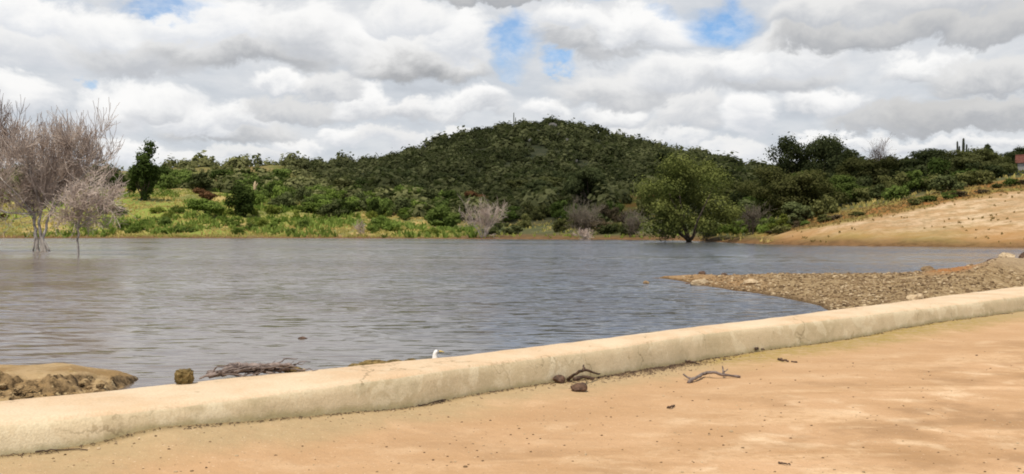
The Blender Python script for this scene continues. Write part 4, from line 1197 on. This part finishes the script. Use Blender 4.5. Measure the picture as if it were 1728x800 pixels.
for _ in range(7000):
    u = rng.uniform(-100, 1850); y = rng.uniform(520, 800)
    Y = yz(y, 0); X = wx(u, Y); s = X * D0[0] + Y * D0[1]; t = X * N0[0] + Y * N0[1] - float(np.interp(s, SS, NF))
    if t < .1: continue
    if rng.random() > .25 + .9 * math.exp(-t / .5): continue
    k = .002 + .007 * rng.random() ** 2 * (1.8 if rng.random() < .04 else 1)
    v = stone_verts(rng, 1, (k * 1.3, k, k * .7), 4)
    vs.append(v + np.array([X, Y, ground_z(X, Y) + k * .2])); qs.append(bf + base); base += len(bv); tn.append(np.full(len(bf), rng.random()))
me = mesh_quads('pebbles', np.concatenate(vs), np.concatenate(qs), M['gravel'], False, {'tint': ('FACE', np.concatenate(tn))}, 3)
tag(link('pebbles', me), 'tiny pebbles and grit scattered on the sand', 'pebbles', kind='stuff')

# ------------------------------------------------------------------ sky: Nishita with cumulus drawn by direction
SUN_EL, SUN_AZ = math.radians(60), math.radians(202)   # azimuth clockwise from +Y
w = bpy.data.worlds.new('World'); SC.world = w; w.use_nodes = True
nt = w.node_tree; nt.nodes.clear(); n = N(nt)
sky = n.new('ShaderNodeTexSky', sky_type='NISHITA', sun_disc=False, sun_elevation=SUN_EL, sun_rotation=SUN_AZ, altitude=300, air_density=1.0, dust_density=.6, ozone_density=2.)
g = n.new('ShaderNodeTexCoord').outputs['Generated']
sp = n.new('ShaderNodeSeparateXYZ'); n.lk(g, sp.inputs[0])
az = n.math('ARCTAN2', sp.outputs[0], sp.outputs[1]); el = n.math('ARCSINE', sp.outputs[2])
ae = n.new('ShaderNodeCombineXYZ'); n.lk(az, ae.inputs[0]); n.lk(el, ae.inputs[1]); AE = ae.outputs[0]


def cloud_coords(shift):
    """rows of cloud get finer and flatter toward the horizon"""
    v = n.math('MULTIPLY', n.math('LOGARITHM', n.math('ADD', n.math('MAXIMUM', n.math('ADD', el, shift), 0.), .085), 2.718), 3.1)
    uu_ = n.math('DIVIDE', az, n.math('ADD', n.math('MULTIPLY', n.math('MAXIMUM', el, 0.), 1.2), .16))
    c_ = n.new('ShaderNodeCombineXYZ'); n.lk(n.math('MULTIPLY', uu_, 1.35), c_.inputs[0]); n.lk(v, c_.inputs[1]); c_.inputs[2].default_value = 3.7
    return c_.outputs[0]


d0 = n.noise(cloud_coords(0), 1.0, 7, .56, .25); d1 = n.noise(cloud_coords(.016), 1.0, 7, .56, .25)
shade = n.math('SUBTRACT', d0, d1)
fineN = n.noise(n.vmath('MULTIPLY', AE, (1, 1.5, 1)), 13, 8, .6, .3, True)
fsep = n.new('ShaderNodeSeparateColor'); n.lk(fineN, fsep.inputs[0])
wisp = n.noise(n.vmath('MULTIPLY', AE, (1, 1.7, 1)), 42, 5, .6)
# edge distortion of all placed clouds
dist = n.vmath('SCALE', n.vmath('SUBTRACT', fineN, (.5, .5, .5)), None); dist.node.inputs['Scale'].default_value = .08
AED = n.vmath('ADD', AE, dist)
dist2 = n.vmath('SCALE', n.vmath('SUBTRACT', n.noise(n.vmath('MULTIPLY', AE, (1, 1.4, 1)), 24, 6, .6, .2, True), (.5, .5, .5)), None); dist2.node.inputs['Scale'].default_value = .05
AED2 = n.vmath('ADD', AE, dist2)


def ang(u, y):
    a_ = math.atan((u - CX) / F); return a_, math.atan((HY - y) / F * math.cos(a_))


blue = n.vmath('SCALE', sky.outputs[0], None); blue.node.inputs['Scale'].default_value = .115
blue = n.vmath('MULTIPLY', blue, (.72, .99, 1.20))
base = n.math('ADD', n.math('MULTIPLY', shade, n.rng(el, .2, .4, 1.2, 3.5)), .60)
base = n.math('ADD', base, n.math('MULTIPLY', n.math('SUBTRACT', wisp, .5), .25))
r = n.new('ShaderNodeValToRGB'); n.lk(base, r.inputs[0])
cr = r.color_ramp; cr.elements[0].position = .10; cr.elements[0].color = (.40, .42, .46, 1); cr.elements[1].position = .95; cr.elements[1].color = (.90, .89, .88, 1)
e_ = cr.elements.new(.5); e_.color = (.62, .65, .69, 1)
cover = n.rng(d0, .41, .53, .0, 1.)
low = n.rng(el, .17, .34, 1., 0.)
cover = n.math('MAXIMUM', cover, n.math('MULTIPLY', low, 1.))
skyc = n.mix(n.math('MULTIPLY', cover, .97), blue, r.outputs[0])


def place(u, y, ru, ry, flat=1.7, src=None):
    a_, e0 = ang(u, y)
    v = n.vmath('MULTIPLY', n.vmath('SUBTRACT', src or AED, (a_, e0, 0)), (F / ru, F / ry, 0))
    s_ = n.new('ShaderNodeSeparateXYZ'); n.lk(v, s_.inputs[0]); dy = s_.outputs[1]
    dyn = n.math('MULTIPLY', n.math('MINIMUM', dy, 0.), flat); dyp = n.math('MAXIMUM', dy, 0.); dd = n.math('ADD', dyn, dyp)
    r_ = n.math('SQRT', n.math('ADD', n.math('MULTIPLY', s_.outputs[0], s_.outputs[0]), n.math('MULTIPLY', dd, dd)))
    return r_, dy


HOLES = ((868, 72, 40, 40, .9), (1205, 36, 66, 30, 1.), (1240, 14, 26, 22, .8), (938, 101, 30, 13, .95), (270, 2, 70, 14, .85), (140, 127, 16, 8, .6), (866, 114, 24, 20, .45), (1120, 10, 24, 12, .4))
# puffs, far ones first: u, y, half-width, half-height, tone of the lit top, tone of the base, opacity
PUFFS = (
    # lowest rows
    (225, 262, 60, 26, .90, .66, 1), (310, 268, 70, 20, .86, .66, .9), (420, 262, 80, 18, .80, .60, .9), (505, 248, 50, 22, .88, .62, 1), (585, 232, 46, 26, .90, .60, 1), (660, 232, 80, 20, .80, .60, .9),
    (760, 226, 70, 16, .84, .62, .9), (1060, 226, 60, 22, .82, .60, .9), (1150, 232, 60, 20, .86, .62, .9), (1235, 256, 70, 22, .84, .66, .9), (1400, 244, 70, 20, .90, .62, 1), (1530, 246, 90, 16, .84, .58, .9), (1660, 240, 110, 16, .86, .56, .9), (120, 250, 70, 24, .84, .62, .8),
    # low-middle rows
    (385, 222, 120, 34, .76, .40, .95), (320, 208, 70, 40, .92, .58, 1), (410, 200, 50, 30, .90, .56, 1), (500, 188, 90, 26, .70, .46, .9), (615, 182, 50, 36, .92, .52, 1), (700, 188, 70, 28, .86, .50, 1), (800, 180, 70, 40, .95, .52, 1), (920, 188, 50, 30, .94, .58, 1), (1040, 196, 60, 30, .90, .54, 1),
    (1160, 190, 70, 44, .80, .52, .9), (1270, 208, 56, 42, .98, .60, 1), (1500, 208, 110, 30, .62, .42, .9), (1620, 198, 120, 34, .58, .38, .95), (1390, 180, 80, 34, .94, .54, 1), (1720, 190, 90, 30, .62, .40, .9),
    # middle rows
    (20, 165, 70, 46, .90, .60, 1), (190, 185, 70, 60, .98, .58, 1), (270, 180, 70, 44, .94, .52, 1), (480, 146, 62, 26, .96, .58, 1), (560, 152, 60, 30, .80, .50, .9), (1040, 150, 120, 50, .80, .44, .95), (1150, 130, 80, 50, .88, .54, 1), (1560, 122, 76, 32, .97, .50, 1), (1670, 140, 100, 34, .74, .42, .95), (1300, 130, 120, 60, .84, .44, 1), (1330, 98, 96, 58, .97, .58, 1), (1240, 118, 60, 46, .93, .56, 1),
    # top rows
    (60, 75, 110, 58, .86, .60, 1), (50, 30, 90, 44, .92, .66, 1), (240, 85, 130, 62, .78, .48, 1), (180, 50, 80, 46, .92, .62, 1), (420, 78, 160, 66, .84, .36, 1), (350, 36, 120, 44, .95, .66, 1), (520, 55, 100, 62, .90, .50, 1), (640, 80, 90, 60, .92, .48, 1), (720, 100, 116, 58, .84, .28, 1), (775, 62, 64, 50, .96, .60, 1), (690, 30, 90, 44, .88, .62, 1),
    (1000, 62, 150, 54, .86, .40, 1), (960, 34, 70, 40, .96, .62, 1), (1080, 50, 96, 46, .94, .58, 1), (1480, 62, 200, 48, .64, .38, 1), (1660, 50, 150, 50, .62, .40, 1), (1390, 24, 110, 40, .78, .50, 1), (1560, 10, 150, 40, .74, .50, 1), (840, -6, 120, 26, .52, .36, .9))
hole_total = None
for (u, y, ru, ry, am) in HOLES:
    r_, _ = place(u, y, ru, ry, 1.)
    k = n.rng(r_, .35, 1.3, am, 0.); hole_total = k if hole_total is None else n.math('MAXIMUM', hole_total, k)
nsh = n.math('SUBTRACT', n.noise(n.vmath('ADD', n.vmath('MULTIPLY', AE, (1, 1.6, 1)), (0, -.012, 0)), 17, 7, .58, .2), n.noise(n.vmath('ADD', n.vmath('MULTIPLY', AE, (1, 1.6, 1)), (0, .012, 0)), 17, 7, .58, .2))
for (u, y, ru, ry, tt, tb, op) in PUFFS:
    r_, dy = place(u, y, ru, ry, 1.7, AED2 if ry < 38 else AED)
    al = n.rng(r_, .66, 1.12, op, 0.)
    li = n.rng(n.math('ADD', n.math('MULTIPLY', nsh, .75), dy), -.78, .62, 0., 1.)
    tt = min(.98, tt * 1.05 + .02); tb = tb * 1.13
    tone = n.mix(li, (tb * .94, tb * .98, tb * 1.05), (tt, tt * .995, tt * .985))
    skyc = n.mix(al, skyc, tone)
skyc = n.mix(hole_total, skyc, n.mix(n.rng(wisp, .35, .7, .08, .5), blue, (.75, .8, .88)))
# high overhead and behind, broken cloud with blue between
bg = n.new('ShaderNodeBackground'); n.lk(skyc, bg.inputs[0]); bg.inputs[1].default_value = 1.0
wo = n.new('ShaderNodeOutputWorld'); n.lk(bg.outputs[0], wo.inputs[0])
w.cycles.sampling_method = 'MANUAL'; w.cycles.sample_map_resolution = 512

to_sun = Vector((math.sin(SUN_AZ) * math.cos(SUN_EL), math.cos(SUN_AZ) * math.cos(SUN_EL), math.sin(SUN_EL)))
shade_px = [(330, 330), (520, 262), (640, 222), (740, 196), (860, 172), (1000, 158), (1120, 150), (1230, 142), (1290, 118), (1400, 111), (1600, 113), (1800, 117), (2300, 122), (2300, 520), (330, 520)]
poly = np.array([(wx(u, Y), Y) for u, Y in shade_px])
ALT = 700.; off = np.array([to_sun.x, to_sun.y]) / to_sun.z * (ALT - 9.)
gx, gy = np.meshgrid(np.linspace(poly[:, 0].min() - 40, poly[:, 0].max() + 40, 150), np.linspace(70, 560, 130))
ins = np.zeros(gx.shape, bool); dmin = np.full(gx.shape, 1e9)
for (x0, y0), (x1, y1) in zip(poly, np.roll(poly, -1, 0)):
    cr_ = ((y0 > gy) != (y1 > gy)) & (gx < (x1 - x0) * (gy - y0) / ((y1 - y0) if y1 != y0 else 1e-9) + x0); ins ^= cr_
    t_ = np.clip(((gx - x0) * (x1 - x0) + (gy - y0) * (y1 - y0)) / max((x1 - x0) ** 2 + (y1 - y0) ** 2, 1e-9), 0, 1)
    dmin = np.minimum(dmin, np.hypot(gx - x0 - t_ * (x1 - x0), gy - y0 - t_ * (y1 - y0)))
dist_in = np.where(ins, dmin, -dmin) + 24 * fbm(gx / 22, gy / 22, 120, 4) + 70 * (fbm(gx / 48, gy / 60, 125, 3) - .02) - 26 * sstep(-20, -110, gx)
thick = np.sqrt(np.clip(dist_in, 0, 90)) * 6 * (1 + 1.2 * fbm(gx / 30, gy / 30, 121, 4))
keep_ = (dist_in > 0)
cellk = keep_[:-1, :-1] & keep_[1:, :-1] & keep_[:-1, 1:] & keep_[1:, 1:]
q0 = grid_quads(*gx.shape)[cellk.ravel()]
Vt = np.stack([gx + off[0], gy + off[1], ALT + thick], -1).reshape(-1, 3); Vb = np.stack([gx + off[0], gy + off[1], ALT - .12 * thick], -1).reshape(-1, 3)
mcl, ntc = mat('cloud_vapour'); nc = N(ntc); mxc = nc.new('ShaderNodeMixShader'); mxc.inputs[0].default_value = .42; nc.lk(nc.new('ShaderNodeBsdfTransparent').outputs[0], mxc.inputs[1]); nc.lk(nc.principled((.9, .9, .92), 1., None, 0.), mxc.inputs[2]); nc.out(mxc.outputs[0])   # thin enough to let some sun through
tag(link('cloud', mesh_quads('cloud', np.concatenate([Vt, Vb]), np.concatenate([q0, q0[:, ::-1] + gx.size]), mcl, True)), kind='structure')

sun = bpy.data.lights.new('Sun', 'SUN'); sun.energy = 4.2; sun.angle = math.radians(.5); sun.color = (1, .93, .80)
so = bpy.data.objects.new('Sun', sun); COL.objects.link(so)
to_sun = Vector((math.sin(SUN_AZ) * math.cos(SUN_EL), math.cos(SUN_AZ) * math.cos(SUN_EL), math.sin(SUN_EL)))
so.rotation_euler = to_sun.to_track_quat('Z', 'Y').to_euler()

# ------------------------------------------------------------------ camera
cam = bpy.data.cameras.new('Camera'); cam.sensor_width = 36; cam.lens = F / 1728 * 36; cam.clip_end = 9000; cam.clip_start = .1
cam.shift_y = -14 / 1728
co = bpy.data.objects.new('Camera', cam); COL.objects.link(co); co.location = (0, 0, CAMZ); co.rotation_euler = (math.radians(90), 0, 0)
SC.camera = co
SC.view_settings.view_transform = 'Standard'; SC.view_settings.look = 'None'; SC.view_settings.exposure = 0; SC.view_settings.gamma = 1
SC.render.engine = 'CYCLES'
SC.cycles.max_bounces = 6; SC.cycles.diffuse_bounces = 3; SC.cycles.glossy_bounces = 3; SC.cycles.transmission_bounces = 3; SC.cycles.sample_clamp_indirect = 4
SC.cycles.use_denoising = True
SC.cycles.filter_width = 1.9
